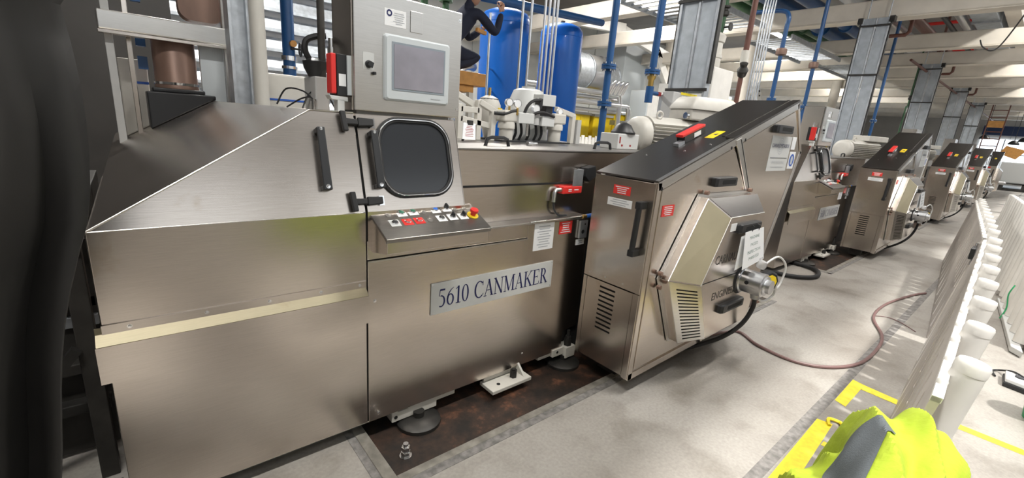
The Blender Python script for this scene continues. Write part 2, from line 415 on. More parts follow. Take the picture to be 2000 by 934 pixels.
# ceiling beams crossing the line
BX = [7.7, 10.45, 14.0, 16.7, 19.5, 22.3, 26.0, 29.5, 33.2, 37.0, 40.8]
for i, x in enumerate(BX):
    b = thing('ceiling_beam', 'cream painted steel crossbeam under the roof, %s counting away from the camera' % ('first second third fourth fifth sixth seventh eighth ninth tenth eleventh twelfth'.split()[i]), 'beam', (x, 4, 4.0), 'cream crossbeams under the roof')
    mk('girder', B(x-.13, x+.13, -3.2 if i else 2.2, 10.9, 4.0, 4.34), 'beam_paint', b, bevel=.03, bseg=3)
    mk('lower_flange', B(x-.16, x+.16, -3.2 if i else 2.2, 10.9, 3.985, 4.0), 'beam_paint', b)
# overhead service pipes running along the line (above the beams)
def run(name, y, z, r, m, label, x0=5.0, x1=43.5, group='overhead service pipes'):
    t = thing(name, label, 'pipe', (x0, y, z), group)
    mk('pipe_run', MB().cyl((x0, y, z), (x1, y, z), r, n=20), m, t, smooth=True)
    for j in range(6):
        x = x0+2.2+j*6.3
        mk('flange', MB().cyl((x-.03, y, z), (x+.03, y, z), r*1.35, n=20), m, t, smooth=True)
run('service_pipe', 2.85, 4.62, .17, 'blue_pipe', 'thick blue overhead pipe, the farther one from the aisle')
run('service_pipe', 2.30, 4.60, .12, 'blue_pipe', 'slimmer blue overhead pipe, the one nearer the aisle')
run('service_pipe', 3.65, 4.62, .12, 'green_pipe', 'dark green overhead pipe farthest from the aisle')
run('service_pipe', 3.25, 4.62, .10, 'green_pipe', 'dark green overhead pipe next to the thick blue pipe')
run('service_pipe', .98, 4.66, .11, 'brown_pipe', 'brown overhead pipe beside the round silver duct', 9.5)
run('service_duct', 1.62, 4.70, .20, 'silver_pipe', 'round silver overhead duct beside the brown pipe', 9.5)
run('service_pipe', .22, 4.66, .09, 'silver_pipe', 'silver overhead pipe between black cable and flat grey duct', 9.5)
run('service_pipe', .50, 4.66, .05, 'black', 'thin black overhead pipe beside silver pipe', 9.5)
d = thing('flat_duct', 'flat grey rectangular duct running under the roof deck', 'duct', (9.5, -.15, 4.6))
mk('duct_run', B(9.5, 43.5, -.42, .0, 4.52, 4.82), 'tray_grey', d, bevel=.01)
for j in range(10): mk('joint_band', B(11+j*3, 11.06+j*3, -.45, .03, 4.49, 4.85), 'galv', d)
d = thing('flat_duct', 'pale cream boxed duct beside the flat grey duct overhead', 'duct', (9.5, -.6, 4.6))
mk('duct_run', B(9.5, 43.5, -.75, -.50, 4.55, 4.80), 'beam_paint', d, bevel=.01)
for i, x in enumerate((15.9, 20.3, 26.0)):
    one('sprinkler_pipe', MB().cyl((x, -3, 4.95), (x, 1.2, 4.95), .04, n=12), 'red', ['red sprinkler pipe across the ceiling, nearest of three', 'red sprinkler pipe across the ceiling, middle of three', 'red sprinkler pipe across the ceiling, farthest of three'][i], 'pipe', 'red sprinkler pipes', smooth=True)
# mesh ladder trays under the ceiling
for i, (x0, x1, y0, y1, lab) in enumerate(((6.4, 9.6, 2.6, 3.9, 'grey ladder cable tray overhead beyond the first tray column'), (10.8, 14.4, 2.5, 3.5, 'grey ladder cable tray overhead behind second tray column'), (15.2, 19, 2.4, 3.3, 'grey ladder cable tray overhead, farthest along'))):
    t = thing('ladder_tray', lab, 'cable tray', (x0, y0, 3.9), 'overhead ladder trays')
    for y in (y0, y1): mk('side_rail', B(x0, x1, y-.02, y+.02, 3.86, 3.96), 'galv', t)
    n = int((x1-x0)/.24); me = None
    for j in range(n):
        x = x0+.1+j*.24
        if me is None:
            o = mk('rung', B(-.02, .02, y0-y0, y1-y0, -.015, .015), 'galv', None); me = o.data; o.parent = t; o.location = (x-x0, 0, 0)
        else:
            o = bpy.data.objects.new('rung', me); col.objects.link(o); o.parent = t; o.location = (x-x0, 0, 0)

# ceiling lamps (linear fixtures with their own light)
def lamp(x, y, lab, z=5.2, power=95):
    t = thing('strip_light', lab, 'lamp', (x, y, z), 'strip lights under the roof')
    mk('housing', B(x-.8, x+.8, y-.14, y+.14, z, z+.09), 'white_paint', t, bevel=.01)
    mk('diffuser', B(x-.78, x+.78, y-.11, y+.11, z-.02, z), 'lamp_glow', t)
    mk('hanger', MB().cyl((x-.6, y, z+.09), (x-.6, y, 5.6), .008, n=6).cyl((x+.6, y, z+.09), (x+.6, y, 5.6), .008, n=6), 'galv', t)
    ld = bpy.data.lights.new('strip_light_glow', 'AREA'); ld.shape = 'RECTANGLE'; ld.size = 1.5; ld.size_y = .22; ld.energy = power; ld.color = (1, .97, .92)
    lo = bpy.data.objects.new('lamp_light', ld); col.objects.link(lo); lo.parent = t; lo.location = (0, 0, -.05)
ordn = 'first second third fourth fifth sixth seventh eighth'.split()
for i, x in enumerate((-1.5, 2.5, 6.2, 12.0, 18.0, 25.0, 34.0)):
    lamp(x, -1.6, '%s white strip light over the aisle from the near end' % ordn[i])
for i, x in enumerate((0.5, 5.0, 10.0, 17.0, 26.0)):
    lamp(x, 5.2, '%s white strip light over the tanks from the near end' % ordn[i], power=230)

# ================================================================== CANMAKER PRESS
SL = .13/.42
LN = V((0, -.42, .13)).normalized()
def lean(x, z, off=0.0):
    return V((x, (z-1.165)*SL, z))+LN*off
def screw(p, nrm, parent, r=.006, m='chrome'):
    p = V(p); nrm = V(nrm).normalized()
    return mk('screw', MB().lathe(p-nrm*.001, nrm, [(r*1.5, 0), (r*1.5, .0015), (r, .0016), (r*.9, .0045), (0, .0048)], n=10), m, parent)
press = thing('can_making_press', 'stainless steel can making press nearest the camera with dark sloped hood and nameplate', 'machine', (0.3, .65, 0), 'can making presses along the line')
# lower body
mk('inner_body', B(-.88, 1.50, .03, 1.28, .12, 1.0), 'frame_dark', press)
mk('end_panel', MB().prism([(-.91, .012, .08), (-.91, 1.3, .08), (-.91, 1.3, 1.165), (-.91, .012, 1.165)], (.006, 0, 0)), 'steel', press)
mk('drive_bed', B(1.50, 2.45, .12, 1.2, .03, .995), 'frame_dark', press)
mk('gap_plate', B(1.50, 1.56, .016, .12, .03, 1.02), 'void', press)
mk('lower_left_panel', B(-.91, -.006, .004, .012, .08, .80), 'steel', press, bevel=.002)
mk('middle_left_panel', B(-.91, -.006, 0, .008, .79, 1.165), 'steel', press, bevel=.002)
led = mk('drip_ledge', MB().prism([(-.93, 0, .838), (-.93, -.004, .838), (-.93, -.004, .815), (-.93, -.040, .785), (-.93, -.040, .652), (-.93, -.036, .652), (-.93, -.036, .783), (-.93, 0, .811)], (.918, 0, 0)), 'steel_beige_reflection', press)
mk('apron', B(-.932, -.012, -.043, -.040, .650, .784), 'steel', press)
mk('screw_strip', B(-.912, -.010, -.006, -.001, .812, .845), 'steel', led)
for x in (-.84, -.62, -.41, -.21, -.04): screw((x, -.006, .829), (0, -1, 0), led, .005)
fp = [(0, .08), (1.385, .08), (1.385, .225), (1.52, .235), (1.52, 1.02), (.98, 1.02), (.98, .935), (0, .935)]
fpan = mk('front_panel', MB().prism([(x, 0, z) for x, z in fp], (0, .008, 0)), 'steel', press, bevel=.002)
for p in ((.033, 0, .735), (1.02, 0, .10+.06), (.05, 0, .12)): screw(p, (0, -1, 0), fpan, .006)
mk('upstand', B(.0, .985, .004, .03, .94, 1.03), 'steel', press, bevel=.002)
mk('upstand_lip', B(.0, .985, -.004, .006, .928, .936), 'steel_bright', press)
mk('shelf', B(.55, 1.52, -.008, .11, 1.022, 1.034), 'steel_bright', press, bevel=.002)
mk('edge_tube', MB().cyl((.98, -.012, 1.034), (1.44, -.012, 1.036), .008, n=10), 'chrome', press, smooth=True)
mk('tube_fitting', MB().cyl((1.44, -.012, 1.036), (1.475, -.012, 1.036), .013, n=10), 'brass', press, smooth=True)
mk('tube_plug', MB().cyl((1.475, -.012, 1.036), (1.535, -.012, 1.04), .014, n=10), 'blue_btn', press, smooth=True)
# hood
mk('hood_front', MB().prism([lean(-.91, 1.165), lean(-.19, 1.585), lean(-.007, 1.585), lean(-.007, 1.165)], -LN*.006), 'steel', press, bevel=.0015)
sn = V((-(1.585-1.165), 0, .72)).normalized()
mk('hood_slope', MB().prism([(-.905, 0.0, 1.168), (-.19, .13, 1.588), (-.19, 1.3, 1.588), (-.905, 1.3, 1.168)], -sn*.006), 'steel', press)
mk('hood_edge', MB().tube([(-.91, -.002, 1.167), (-.19, .128, 1.587), (-.007, .128, 1.587)], .0028, n=6), 'steel_bright', press)
mk('hood_crease', MB().tube([(-.908, -.001, 1.165), (-.008, -.001, 1.165)], .0022, n=6), 'steel_bright', press)
mk('hood_top', B(-.19, .52, .13, 1.3, 1.575, 1.585), 'steel', press)
mk('seam_backing', MB().prism([lean(-.02, 1.165, -.008), lean(-.02, 1.585, -.008), lean(.02, 1.585, -.008), lean(.02, 1.165, -.008)], -LN*.004).box(-.02, .02, .010, .018, .08, 1.165), 'void', press)
mk('hood_end', MB().prism([(.52, 0.01, 1.03), (.52, .0, 1.165), (.52, .13, 1.585), (.52, 1.3, 1.585), (.52, 1.3, 1.03)], (-.006, 0, 0)), 'steel', press)
wp = mk('window_panel', MB().prism([lean(.003, 1.165), lean(.003, 1.585), lean(.52, 1.585), lean(.52, 1.165)], -LN*.006), 'steel', press, bevel=.0015)
mk('panel_return', B(.003, .55, .0, .01, 1.03, 1.166), 'steel', press)
# window
cz = 1.398
def wring(hw, hh, r, off): return [lean(.272+x, cz+y*.955, off) for x, y in rrect(0, 0, hw, hh, r)]
wn = mk('window', MB().rings([wring(.180, .174, .105, .002), wring(.180, .174, .105, .005)]), 'dark_glass', press)
mk('seal', MB().rings([wring(.196, .190, .120, .0), wring(.196, .190, .120, .012), wring(.186, .180, .112, .016), wring(.172, .166, .100, .012), wring(.172, .166, .100, .002)], cap=False), 'rubber', wn, smooth=True)
mk('bright_trim', MB().tube(wring(.184, .178, .110, .0165)+[wring(.184, .178, .110, .0165)[0]], .0035, n=6), 'chrome', wn, smooth=True)
# grab handles: flat black bars on two stand-off ends
def grab(x0, x1, z0, z1):
    c0, c1 = x0, x1
    h = mk('grab_handle', MB().prism([lean(c0-.016, z1, .030), lean(c0+.016, z1, .030), lean(c1+.018, z0, .030), lean(c1-.018, z0, .030)], LN*.012)
        .prism([lean(c0-.016, z1, 0), lean(c0+.016, z1, 0), lean(c0+.016, z1-.02, 0), lean(c0-.016, z1-.02, 0)], LN*.031)
        .prism([lean(c1-.018, z0, 0), lean(c1+.018, z0, 0), lean(c1+.018, z0+.02, 0), lean(c1-.018, z0+.02, 0)], LN*.031), 'black', press, bevel=.004)
    screw(lean(c1, z0+.014, .042), LN, h, .006); screw(lean(c0, z1-.008, .042), LN, h, .005)
grab(-.165, -.165, 1.262, 1.512); grab(.063, .066, 1.262, 1.508)
# rubber T latches across the seam
def latch(z):
    t = mk('latch', MB().prism([lean(-.075, z+.040, .012), lean(-.052, z+.040, .012), lean(-.046, z-.042, .012), lean(-.068, z-.042, .012)], LN*.022)
        .prism([lean(-.06, z+.012, .012), lean(.0, z+.010, .012), lean(.0, z-.014, .012), lean(-.06, z-.014, .012)], LN*.016)
        .prism([lean(.0, z+.017, .010), lean(.07, z+.014, .010), lean(.07, z-.016, .010), lean(.0, z-.020, .010)], LN*.020), 'rubber', press, bevel=.004)
    mk('latch_bracket', MB().prism([lean(.058, z+.020, 0), lean(.082, z+.020, 0), lean(.082, z-.022, 0), lean(.058, z-.022, 0)], LN*.012), 'chrome', t)
latch(1.545); latch(1.212)
# console ---------------------------------------------------------------
LB, LF = V((0, .040, 1.160)), V((0, -.160, 1.074))
ld_ = (LF-LB); LNN = V((0, -.086, .200)).normalized()
if LNN.dot(V((0, 0, 1))) < 0: LNN = -LNN
def lidp(x, t, off=0.0): return V((x, 0, 0))+LB+ld_*t+LNN*off
cons = mk('control_console', MB().prism([(.022, .03, 1.145), (.022, -.158, 1.064), (.022, -.158, 1.008), (.022, .004, .975), (.022, .03, .975)], (.545, 0, 0)), 'steel', press, bevel=.003)
mk('console_lid', MB().prism([lidp(.016, 0, -.002), lidp(.016, 1.03, -.002), lidp(.574, 1.03, -.002), lidp(.574, 0, -.002)], LNN*.010).prism([lidp(.016, 1.01, -.014), lidp(.016, 1.03, -.014), lidp(.574, 1.03, -.014), lidp(.574, 1.01, -.014)], LNN*.013), 'steel_top', cons, bevel=.002)
mk('lid_gap', MB().box(.03, .56, -.159, -.150, 1.060, 1.068), 'void', cons)
def plate(x, t, m, s=.024):
    k = s/ld_.length
    mk('legend_plate', MB().prism([lidp(x-s, t-k, .008), lidp(x+s, t-k, .008), lidp(x+s, t+k, .008), lidp(x-s, t+k, .008)], LNN*.0012), m, cons)
def knob(name, x, t, prof, m, off=.009): return mk(name, MB().lathe(lidp(x, t, off), LNN, prof, n=20), m, cons, smooth=True)
BEZ = [(.0155, 0), (.0155, .006), (.0125, .009), (.0125, .006)]
def button(x, t, m, pm='paper', sel=False):
    plate(x, t, pm); knob('bezel_ring', x, t, BEZ, 'chrome')
    if sel:
        knob('selector_knob', x, t, [(.0125, .004), (.0125, .014), (.010, .016), (0, .016)], 'black')
        mk('selector_grip', MB().bar(lidp(x, t-.055, .030), lidp(x, t+.055, .030), .008, .014, LNN), 'black', cons, bevel=.002)
    else: knob('push_button', x, t, [(.0115, .004), (.0115, .010), (.009, .012), (0, .0125)], m)
T1, T2 = .215, .525
button(.161, T1, 'green_btn'); button(.221, T1-.02, 'green_btn'); button(.344, T1-.03, 'blue_btn'); button(.408, T1-.05, 'black', sel=True)
button(.100, T2, 'black', 'sign_grey'); button(.163, T2, 'red', 'red'); button(.223, T2-.01, 'red', 'red')
button(.344, T2-.02, 'black'); button(.407, T2-.03, 'black', sel=True); button(.468, T2-.03, 'black', sel=True)
for x, t in ((.094, T1+.02), (.276, T1), (.452, T1), (.514, T1-.02), (.279, T2)):
    knob('blanking_plug', x, t, [(.014, 0), (.014, .002), (.006, .003), (.004, .006), (0, .006)], 'steel_bright', .008)
knob('stop_collar', .526, T2-.02, [(.030, 0), (.030, .004), (.016, .005)], 'yellow')
knob('emergency_stop', .526, T2-.02, [(.013, .004), (.013, .020), (.021, .024), (.022, .032), (.020, .038), (.010, .040), (0, .040)], 'red')
for x, t in ((.05, .05), (.27, .05), (.50, .05)): screw(lidp(x, t, .008), LNN, cons, .004)
# sign -------------------------------------------------------------------
sg = mk('sign_plate', B(.332, 1.214, -.006, -.002, .590, .766), 'sign_grey', press, bevel=.001)
h_ = .100; tw = serif_w('5610 CANMAKER', h_); kx = .80/tw
ox = .773-.40
for word in ('5610', 'CANMAKER'):
    mk('sign_lettering', serif_mb(word, h_, lambda x, y: (ox+x*kx, -.0068, .628+y)), 'ink_navy', sg)
    ox += (serif_w(word, h_)+.34*h_)*kx
for x in (.342, 1.204):
    for z in (.60, .756): screw((x, -.006, z), (0, -1, 0), sg, .0025)
# stickers ----------------------------------------------------------------
def lines(place, n, w, h, m, parent, rag=True, name='print_line', th=.35):
    mb = MB()
    for i in range(n):
        y = h*(1-2*(i+.5)/n)/2*.86; l = w*.42*(1 if not rag else random.uniform(.55, 1)); t = h/n*th/2
        mb.add([place(-l, y-t), place(l, y-t), place(l, y+t), place(-l, y+t)], [(0, 1, 2, 3)])
    return mk(name, mb, m, parent)
def sticker_y(x0, x1, z0, z1, y, m, lm, n, parent, name='sticker'):
    s = mk(name, B(x0, x1, y-.0012, y, z0, z1), m, parent)
    cx, cz_ = (x0+x1)/2, (z0+z1)/2
    if n: lines(lambda a, b: (cx+a, y-.0018, cz_+b), n, x1-x0, z1-z0, lm, s)
    return s
sticker_y(1.030, 1.197, .850, 1.020, -.001, 'paper', 'ink_pale', 9, press, 'paper_notice')
sticker_y(1.244, 1.360, .933, 1.015, -.001, 'red', 'paper', 5, press, 'warning_sticker')
sticker_y(1.415, 1.497, .842, .880, -.001, 'paper', 'ink_pale', 2, press, 'white_sticker')
bk = mk('lock_bracket', B(1.425, 1.497, -.018, -.002, .89, 1.01), 'galv', press, bevel=.002)
mk('bracket_hole', MB().cyl((1.455, -.019, .935), (1.455, -.0175, .935), .014).cyl((1.47, -.019, .985), (1.47, -.0175, .985), .006), 'void', bk)
# upper housing
hs = mk('upper_housing', B(.52, 2.5, .105, 1.3, 1.0, 1.44), 'steel', press, bevel=.003)
mk('housing_skirt', B(.52, 1.60, .095, .105, 1.035, 1.238), 'steel', hs)
mk('housing_slot', B(.575, 1.55, .100, .1045, 1.239, 1.249), 'void', hs)
mk('housing_lid', B(.515, 2.52, .090, 1.31, 1.44, 1.452), 'steel_top', press, bevel=.003)
for (x0, x1) in ((.85, 1.03), (1.85, 2.04)):
    mk('lid_handle', MB().tube([(x0, .3, 1.45), (x0+.012, .3, 1.492), (x0+.045, .3, 1.502), (x1-.045, .3, 1.502), (x1-.012, .3, 1.492), (x1, .3, 1.45)], .011, n=8), 'black', press, smooth=True)
cp = mk('hose_coupler', MB().cyl((1.275, .40, 1.468), (1.31, .40, 1.468), .017).cyl((1.31, .40, 1.468), (1.36, .40, 1.468), .011), 'chrome', press, smooth=True)
# red interlock on the housing, with cable and bracket
ilk = mk('interlock_switch', B(1.30, 1.475, .048, .095, 1.18, 1.228), 'red', press, bevel=.006)
mk('switch_label', B(1.40, 1.44, .0465, .048, 1.202, 1.208).box(1.345, 1.375, .0465, .048, 1.195, 1.20).box(1.345, 1.375, .0465, .048, 1.206, 1.211), 'paper', ilk)
mk('cable_elbow', MB().tube([(1.30, .07, 1.205), (1.258, .07, 1.207), (1.245, .07, 1.19), (1.242, .07, 1.13)], .013, n=10), 'silver_pipe', ilk, smooth=True)
mk('switch_cable', MB().tube([(1.242, .07, 1.14), (1.245, .066, 1.09), (1.285, .06, 1.045), (1.36, .06, 1.036)], .007, n=8, sub=4), 'black', ilk, smooth=True)
mk('switch_bracket', B(1.385, 1.465, .050, .056, 1.228, 1.335).box(1.465, 1.475, .05, .10, 1.19, 1.335), 'galv', press, bevel=.001)
mk('hinge_block', MB().prism([(1.50, .04, 1.345), (1.58, .04, 1.36), (1.60, .04, 1.29), (1.53, .04, 1.255), (1.49, .04, 1.29)], (0, .06, 0)), 'black', press, bevel=.004)
# base: white feet, brackets and levelling bolts
fb = mk('base_frame', B(-.6, 1.50, .03, .12, .055, .115), 'white_paint', press, bevel=.004)
mk('foot_bracket', MB().prism([(.13, .014, .12), (.13, .014, .008), (.40, .014, .008), (.40, .014, .045), (.52, .014, .045), (.52, .014, .10), (.22, .014, .10), (.22, .014, .062), (.165, .014, .062), (.165, .014, .12)], (0, .07, 0)), 'white_paint', fb, bevel=.003)
mk('foot_bolt', MB().cyl((.152, .012, .035), (.152, .0145, .035), .010), 'void', fb)
f2 = mk('foot_bracket', B(.72, 1.03, -.095, .04, .015, .038).box(.735, 1.02, .02, .035, .038, .12).prism([(.985, -.07, .038), (.985, .02, .038), (.985, .02, .12)], (.016, 0, 0)), 'white_paint', press, bevel=.003)
mk('foot_bolt', MB().cyl((.93, -.03, .038), (.93, -.03, .085), .024, n=6).cyl((.93, -.03, .085), (.93, -.03, .095), .014), 'dark_iron', f2)
mk('bolt_hole', MB().cyl((.80, -.045, .0375), (.80, -.045, .0395), .012), 'void', f2)
f3 = mk('foot_bracket', B(1.405, 1.50, -.035, .06, .02, .10).prism([(1.405, .05, .10), (1.405, .05, .24), (1.46, .05, .26), (1.50, .05, .26), (1.50, .05, .10)], (0, .02, 0)).box(1.30, 1.405, -.01, .05, .045, .10).box(1.18, 1.30, .01, .05, .05, .09), 'white_paint', press, bevel=.003)
mk('levelling_bolt', MB().cyl((1.452, .0, .10), (1.452, 0, .15), .028, n=6).cyl((1.452, 0, .15), (1.452, 0, .17), .020).cyl((1.452, 0, .17), (1.452, 0, .215), .012, n=6), 'dark_iron', f3)
mk('bolt_hole', MB().cyl((1.345, -.011, .075), (1.345, -.0095, .075), .010), 'void', f3)
for x in (.28, 1.42):
    mk('levelling_pad', MB().lathe((x, .0, -.035), (0, 0, 1), [(.12, 0), (.12, .02), (.10, .035), (.03, .04), (.03, .07), (0, .07)], n=24), 'dark_iron', press, smooth=True)

# ================================================================== CONTROL CABINET (touch screen) on the press
hmi = thing('control_cabinet', 'stainless control cabinet with touch screen on top of the nearest press', 'control cabinet', (.26, .24, 1.585), 'control cabinets')
mk('cabinet_body', B(-.008, .534, .135, .37, 1.598, 2.092), 'steel', hmi, bevel=.004)
mk('cabinet_foot', B(.02, .50, .16, .35, 1.585, 1.60), 'grey_paint', hmi)
dr = mk('cabinet_door', B(-.004, .534, .118, .133, 1.600, 2.092), 'steel_bright', hmi, bevel=.004)
for z in (1.64, 2.055): screw((.522, .118, z), (0, -1, 0), dr, .006)
ts = mk('touch_screen', MB().rings([[(x, y, z) for x, z in rrect(.295, 1.794, hw, hh, .014, 4)] for y, hw, hh in ((.118, .168, .142), (.106, .166, .140), (.099, .158, .132))]), 'bezel_grey', hmi, smooth=False)
mk('screen_recess', B(.160, .432, .0975, .0992, 1.700, 1.904), 'bezel_dark', ts)
mk('screen', B(.170, .424, .0962, .0976, 1.709, 1.895), 'screen', ts)
mk('maker_mark', B(.36, .41, .0977, .0985, 1.676, 1.680), 'ink_pale', ts)
pl_ = mk('data_plate', B(.133, .235, .1165, .118, 1.968, 2.037), 'paper', hmi, bevel=.0006)
lines(lambda a, b: (.200+a, .1158, 2.002+b), 6, .065, .06, 'ink_pale', pl_)
mk('plate_emblem', MB().add([(x, .1158, z) for q in ring2(.155, 2.020, .013, .014, .007, .007) for x, z in q], [tuple(range(4*i, 4*i+4)) for i in range(28)]), 'ink_navy', pl_)
mk('cover_plate', B(.256, .317, .114, .118, 1.960, 2.048), 'steel_bright', hmi, bevel=.001)
ks = mk('key_switch', MB().lathe((.060, .118, 1.797), (0, -1, 0), [(.016, 0), (.016, .006), (.011, .008), (.011, .016), (0, .016)], n=18), 'black', hmi, smooth=True)
mk('switch_plate', B(.035, .085, .117, .118, 1.775, 1.845), 'sign_grey', ks)
mk('key', MB().bar((.052, .096, 1.80), (.074, .098, 1.792), .006, .024).cyl((.082, .107, 1.768), (.083, .107, 1.755), .008), 'black', ks, bevel=.002)
# interlock unit on the cabinet's left side
iu = mk('interlock_unit', B(-.066, -.02, .15, .25, 1.655, 1.825), 'black', hmi, bevel=.003)
mk('interlock_back', B(-.024, -.008, .14, .25, 1.66, 1.822), 'bezel_grey', iu)
mk('interlock_red', B(-.09, -.068, .15, .21, 1.662, 1.825), 'red', iu, bevel=.004)
mk('interlock_label', B(-.058, -.028, .1488, .15, 1.695, 1.745), 'paper', iu)
mk('interlock_gland', MB().cyl((-.075, .19, 1.825), (-.075, .19, 1.85), .014).cyl((-.075, .19, 1.85), (-.075, .19, 1.885), .010), 'chrome', iu, smooth=True)
mk('interlock_shoe', MB().prism([(-.10, .15, 1.655), (-.02, .15, 1.650), (-.02, .15, 1.632), (-.09, .15, 1.638)], (0, .06, 0)).box(-.065, -.035, .15, .2, 1.588, 1.64), 'sign_grey', iu, bevel=.002)

# ================================================================== DRIVE GUARD
gd = thing('drive_guard', 'slanted stainless drive guard nearest the camera with hanging inspection notice', 'machine guard', (2.3, -.32, 0.0), 'slanted drive guards')
GA, GB, GC, GD, GE = (1.43, 1.335), (3.22, 1.911), (3.51, 1.533), (2.99, .136), (1.43, .10)
FY, BY = -.533, -.095
body = mk('guard_body', MB().prism([(x, FY+.012, z) for x, z in ((1.442, 1.322), (3.215, 1.892), (3.49, 1.533), (2.98, .148), (1.442, .112))], (0, BY-FY-.02, 0)), 'steel', gd)
# perimeter frame (angle sections)
def gbar(a, b, w, y0, y1, m='steel', name='frame_edge'):
    a, b = V((a[0], 0, a[1])), V((b[0], 0, b[1])); d = (b-a).normalized(); n = V((d.z, 0, -d.x))
    return mk(name, MB().prism([a+V((0, y0, 0)), b+V((0, y0, 0)), b+n*w+V((0, y0, 0)), a+n*w+V((0, y0, 0))], (0, y1-y0, 0)), m, gd, bevel=.002)
gbar(GA, GB, .050, FY, FY+.03, 'steel_bright'); gbar(GB, GC, .035, FY, FY+.03); gbar(GC, GD, .045, FY, FY+.03, 'steel_bright'); gbar(GD, GE, .045, FY, FY+.03); gbar(GE, GA, .040, FY, FY+.03)
tn = V((-(1.911-1.335), 0, 1.79)).normalized()
def top(x, y, off=0.0):
    z = 1.335+(x-1.43)*(.576/1.79); return V((x, y, z))+tn*off
tp = mk('top_panel', MB().prism([top(1.428, FY-.002), top(3.222, FY-.002), top(3.222, BY), top(1.428, BY)], tn*.012), 'steel_dark', gd, bevel=.003)
mk('top_flange', MB().prism([top(1.428, FY-.004, .012), top(2.22, FY-.004, .012), top(2.22, FY+.018, .012), top(1.428, FY+.018, .012)], tn*.003), 'steel_bright', tp)
mk('top_joint', MB().prism([top(2.22, FY-.003, .0125), top(3.22, FY-.003, .0125), top(3.22, FY+.05, .0125), top(2.22, FY+.05, .0125)], tn*.006), 'steel_dark', tp)
mk('top_joint', MB().prism([top(2.25, FY+.07, .0125), top(3.22, FY+.07, .0125), top(3.22, FY+.09, .0125), top(2.25, FY+.09, .0125)], tn*.004), 'steel_dark', tp)
s1 = mk('interlock_switch', MB().prism([top(2.05, -.30, .012), top(2.05, -.24, .012), top(2.30, -.24, .012), top(2.30, -.30, .012)], tn*.045), 'black', gd, bevel=.003)
mk('interlock_red', MB().prism([top(2.03, -.30, .057), top(2.03, -.245, .057), top(2.30, -.245, .057), top(2.30, -.30, .057)], tn*.018), 'red', s1, bevel=.004)
mk('interlock_label', MB().prism([top(2.16, -.301, .020), top(2.24, -.301, .020), top(2.24, -.301, .050), top(2.16, -.301, .050)], (0, -.001, 0)), 'paper', s1)
mk('interlock_foot', MB().prism([top(1.98, -.30, .012), top(1.98, -.26, .012), top(2.05, -.26, .012), top(2.05, -.30, .012)], tn*.02), 'galv', s1)
ws = mk('hazard_label', MB().prism([top(2.20, -.41, .0122), top(2.36, -.41, .0122), top(2.36, -.35, .0122), top(2.20, -.35, .0122)], tn*.001), 'yellow', gd)
mk('hazard_mark', MB().add([top(2.26, -.395, .0138), top(2.30, -.395, .0138), top(2.28, -.365, .0138)], [(0, 1, 2)]), 'ink', ws)
for p in ((1.78, -.20), (1.92, -.38), (2.08, -.46)): screw(top(p[0], p[1], .012), tn, tp, .005)
# left face: two panels, seams, louvres, handle
LX = 1.43
mk('upper_end_panel', B(LX-.006, LX, FY+.008, BY, .672, 1.330), 'steel', gd, bevel=.002)
lq = [(LX-.003, -.48, .115), (LX-.003, -.125, .115), (LX-.003, -.125, .664), (LX-.003, -.48, .664)]
sl = []
for i in range(10):
    z = .345+i*.031; v0 = (z-.115)/.549; sl.append(((.48-.355)/.355, (.48-.235)/.355, v0, v0+.012/.549))
le = mk('lower_end_panel', slotted(lq, sl, .004, (-1, 0, 0)), 'steel', gd)
mk('slot_backing', B(LX+.004, LX+.008, -.37, -.22, .33, .66), 'void', le)
mk('end_post', B(LX-.006, LX, -.525, -.483, .105, .668), 'steel', gd, bevel=.002)
mk('end_post', B(LX-.006, LX, -.122, BY, .105, .668), 'steel', gd, bevel=.002)
for y in (-.14, -.27, -.40): screw((LX-.006, y, .70), (-1, 0, 0), gd, .005)
hd = mk('door_handle', MB().tube([(LX-.055, -.462, .93), (LX-.055, -.470, 1.19)], .017, n=12), 'black', gd, smooth=True)
mk('handle_mount', B(LX-.07, LX-.005, -.488, -.45, 1.18, 1.222), 'black', hd, bevel=.004)
mk('handle_mount', B(LX-.07, LX-.005, -.482, -.442, .900, .94), 'black', hd, bevel=.004)
def sticker_x(y0, y1, z0, z1, x, m, lm, n, parent, name):
    s = mk(name, B(x-.0012, x, y0, y1, z0, z1), m, parent)
    lines(lambda a, b: (x-.0018, (y0+y1)/2-a, (z0+z1)/2+b), n, y1-y0, z1-z0, lm, s)
sticker_x(-.365, -.243, 1.233, 1.286, LX-.006, 'red', 'paper', 4, gd, 'warning_sticker')
sticker_x(-.386, -.210, 1.160, 1.207, LX-.006, 'paper', 'ink_pale', 3, gd, 'white_sticker')
# front doors
d1 = mk('front_door', MB().prism([(1.49, FY+.004, .16), (1.49, FY+.004, 1.292), (2.235, FY+.004, 1.530), (2.30, FY+.004, 1.52), (2.66, FY+.004, 1.16), (2.93, FY+.004, .20)], (0, .008, 0)), 'steel', gd, bevel=.002)
d2 = mk('front_door', MB().prism([(2.36, FY+.004, 1.572), (3.19, FY+.004, 1.838), (3.455, FY+.004, 1.53), (2.97, FY+.004, .30), (2.72, FY+.004, 1.16)], (0, .008, 0)), 'steel', gd, bevel=.002)
mk('door_strip', MB().prism([(2.262, FY-.004, 1.59), (2.338, FY-.004, 1.612), (2.70, FY-.004, 1.17), (2.64, FY-.004, 1.17)], (0, .010, 0)), 'steel_bright', gd, bevel=.002)
mk('door_gap', MB().prism([(2.322, FY-.0048, 1.600), (2.332, FY-.0048, 1.602), (2.688, FY-.0048, 1.175), (2.678, FY-.0048, 1.175)], (0, .001, 0)), 'void', gd)
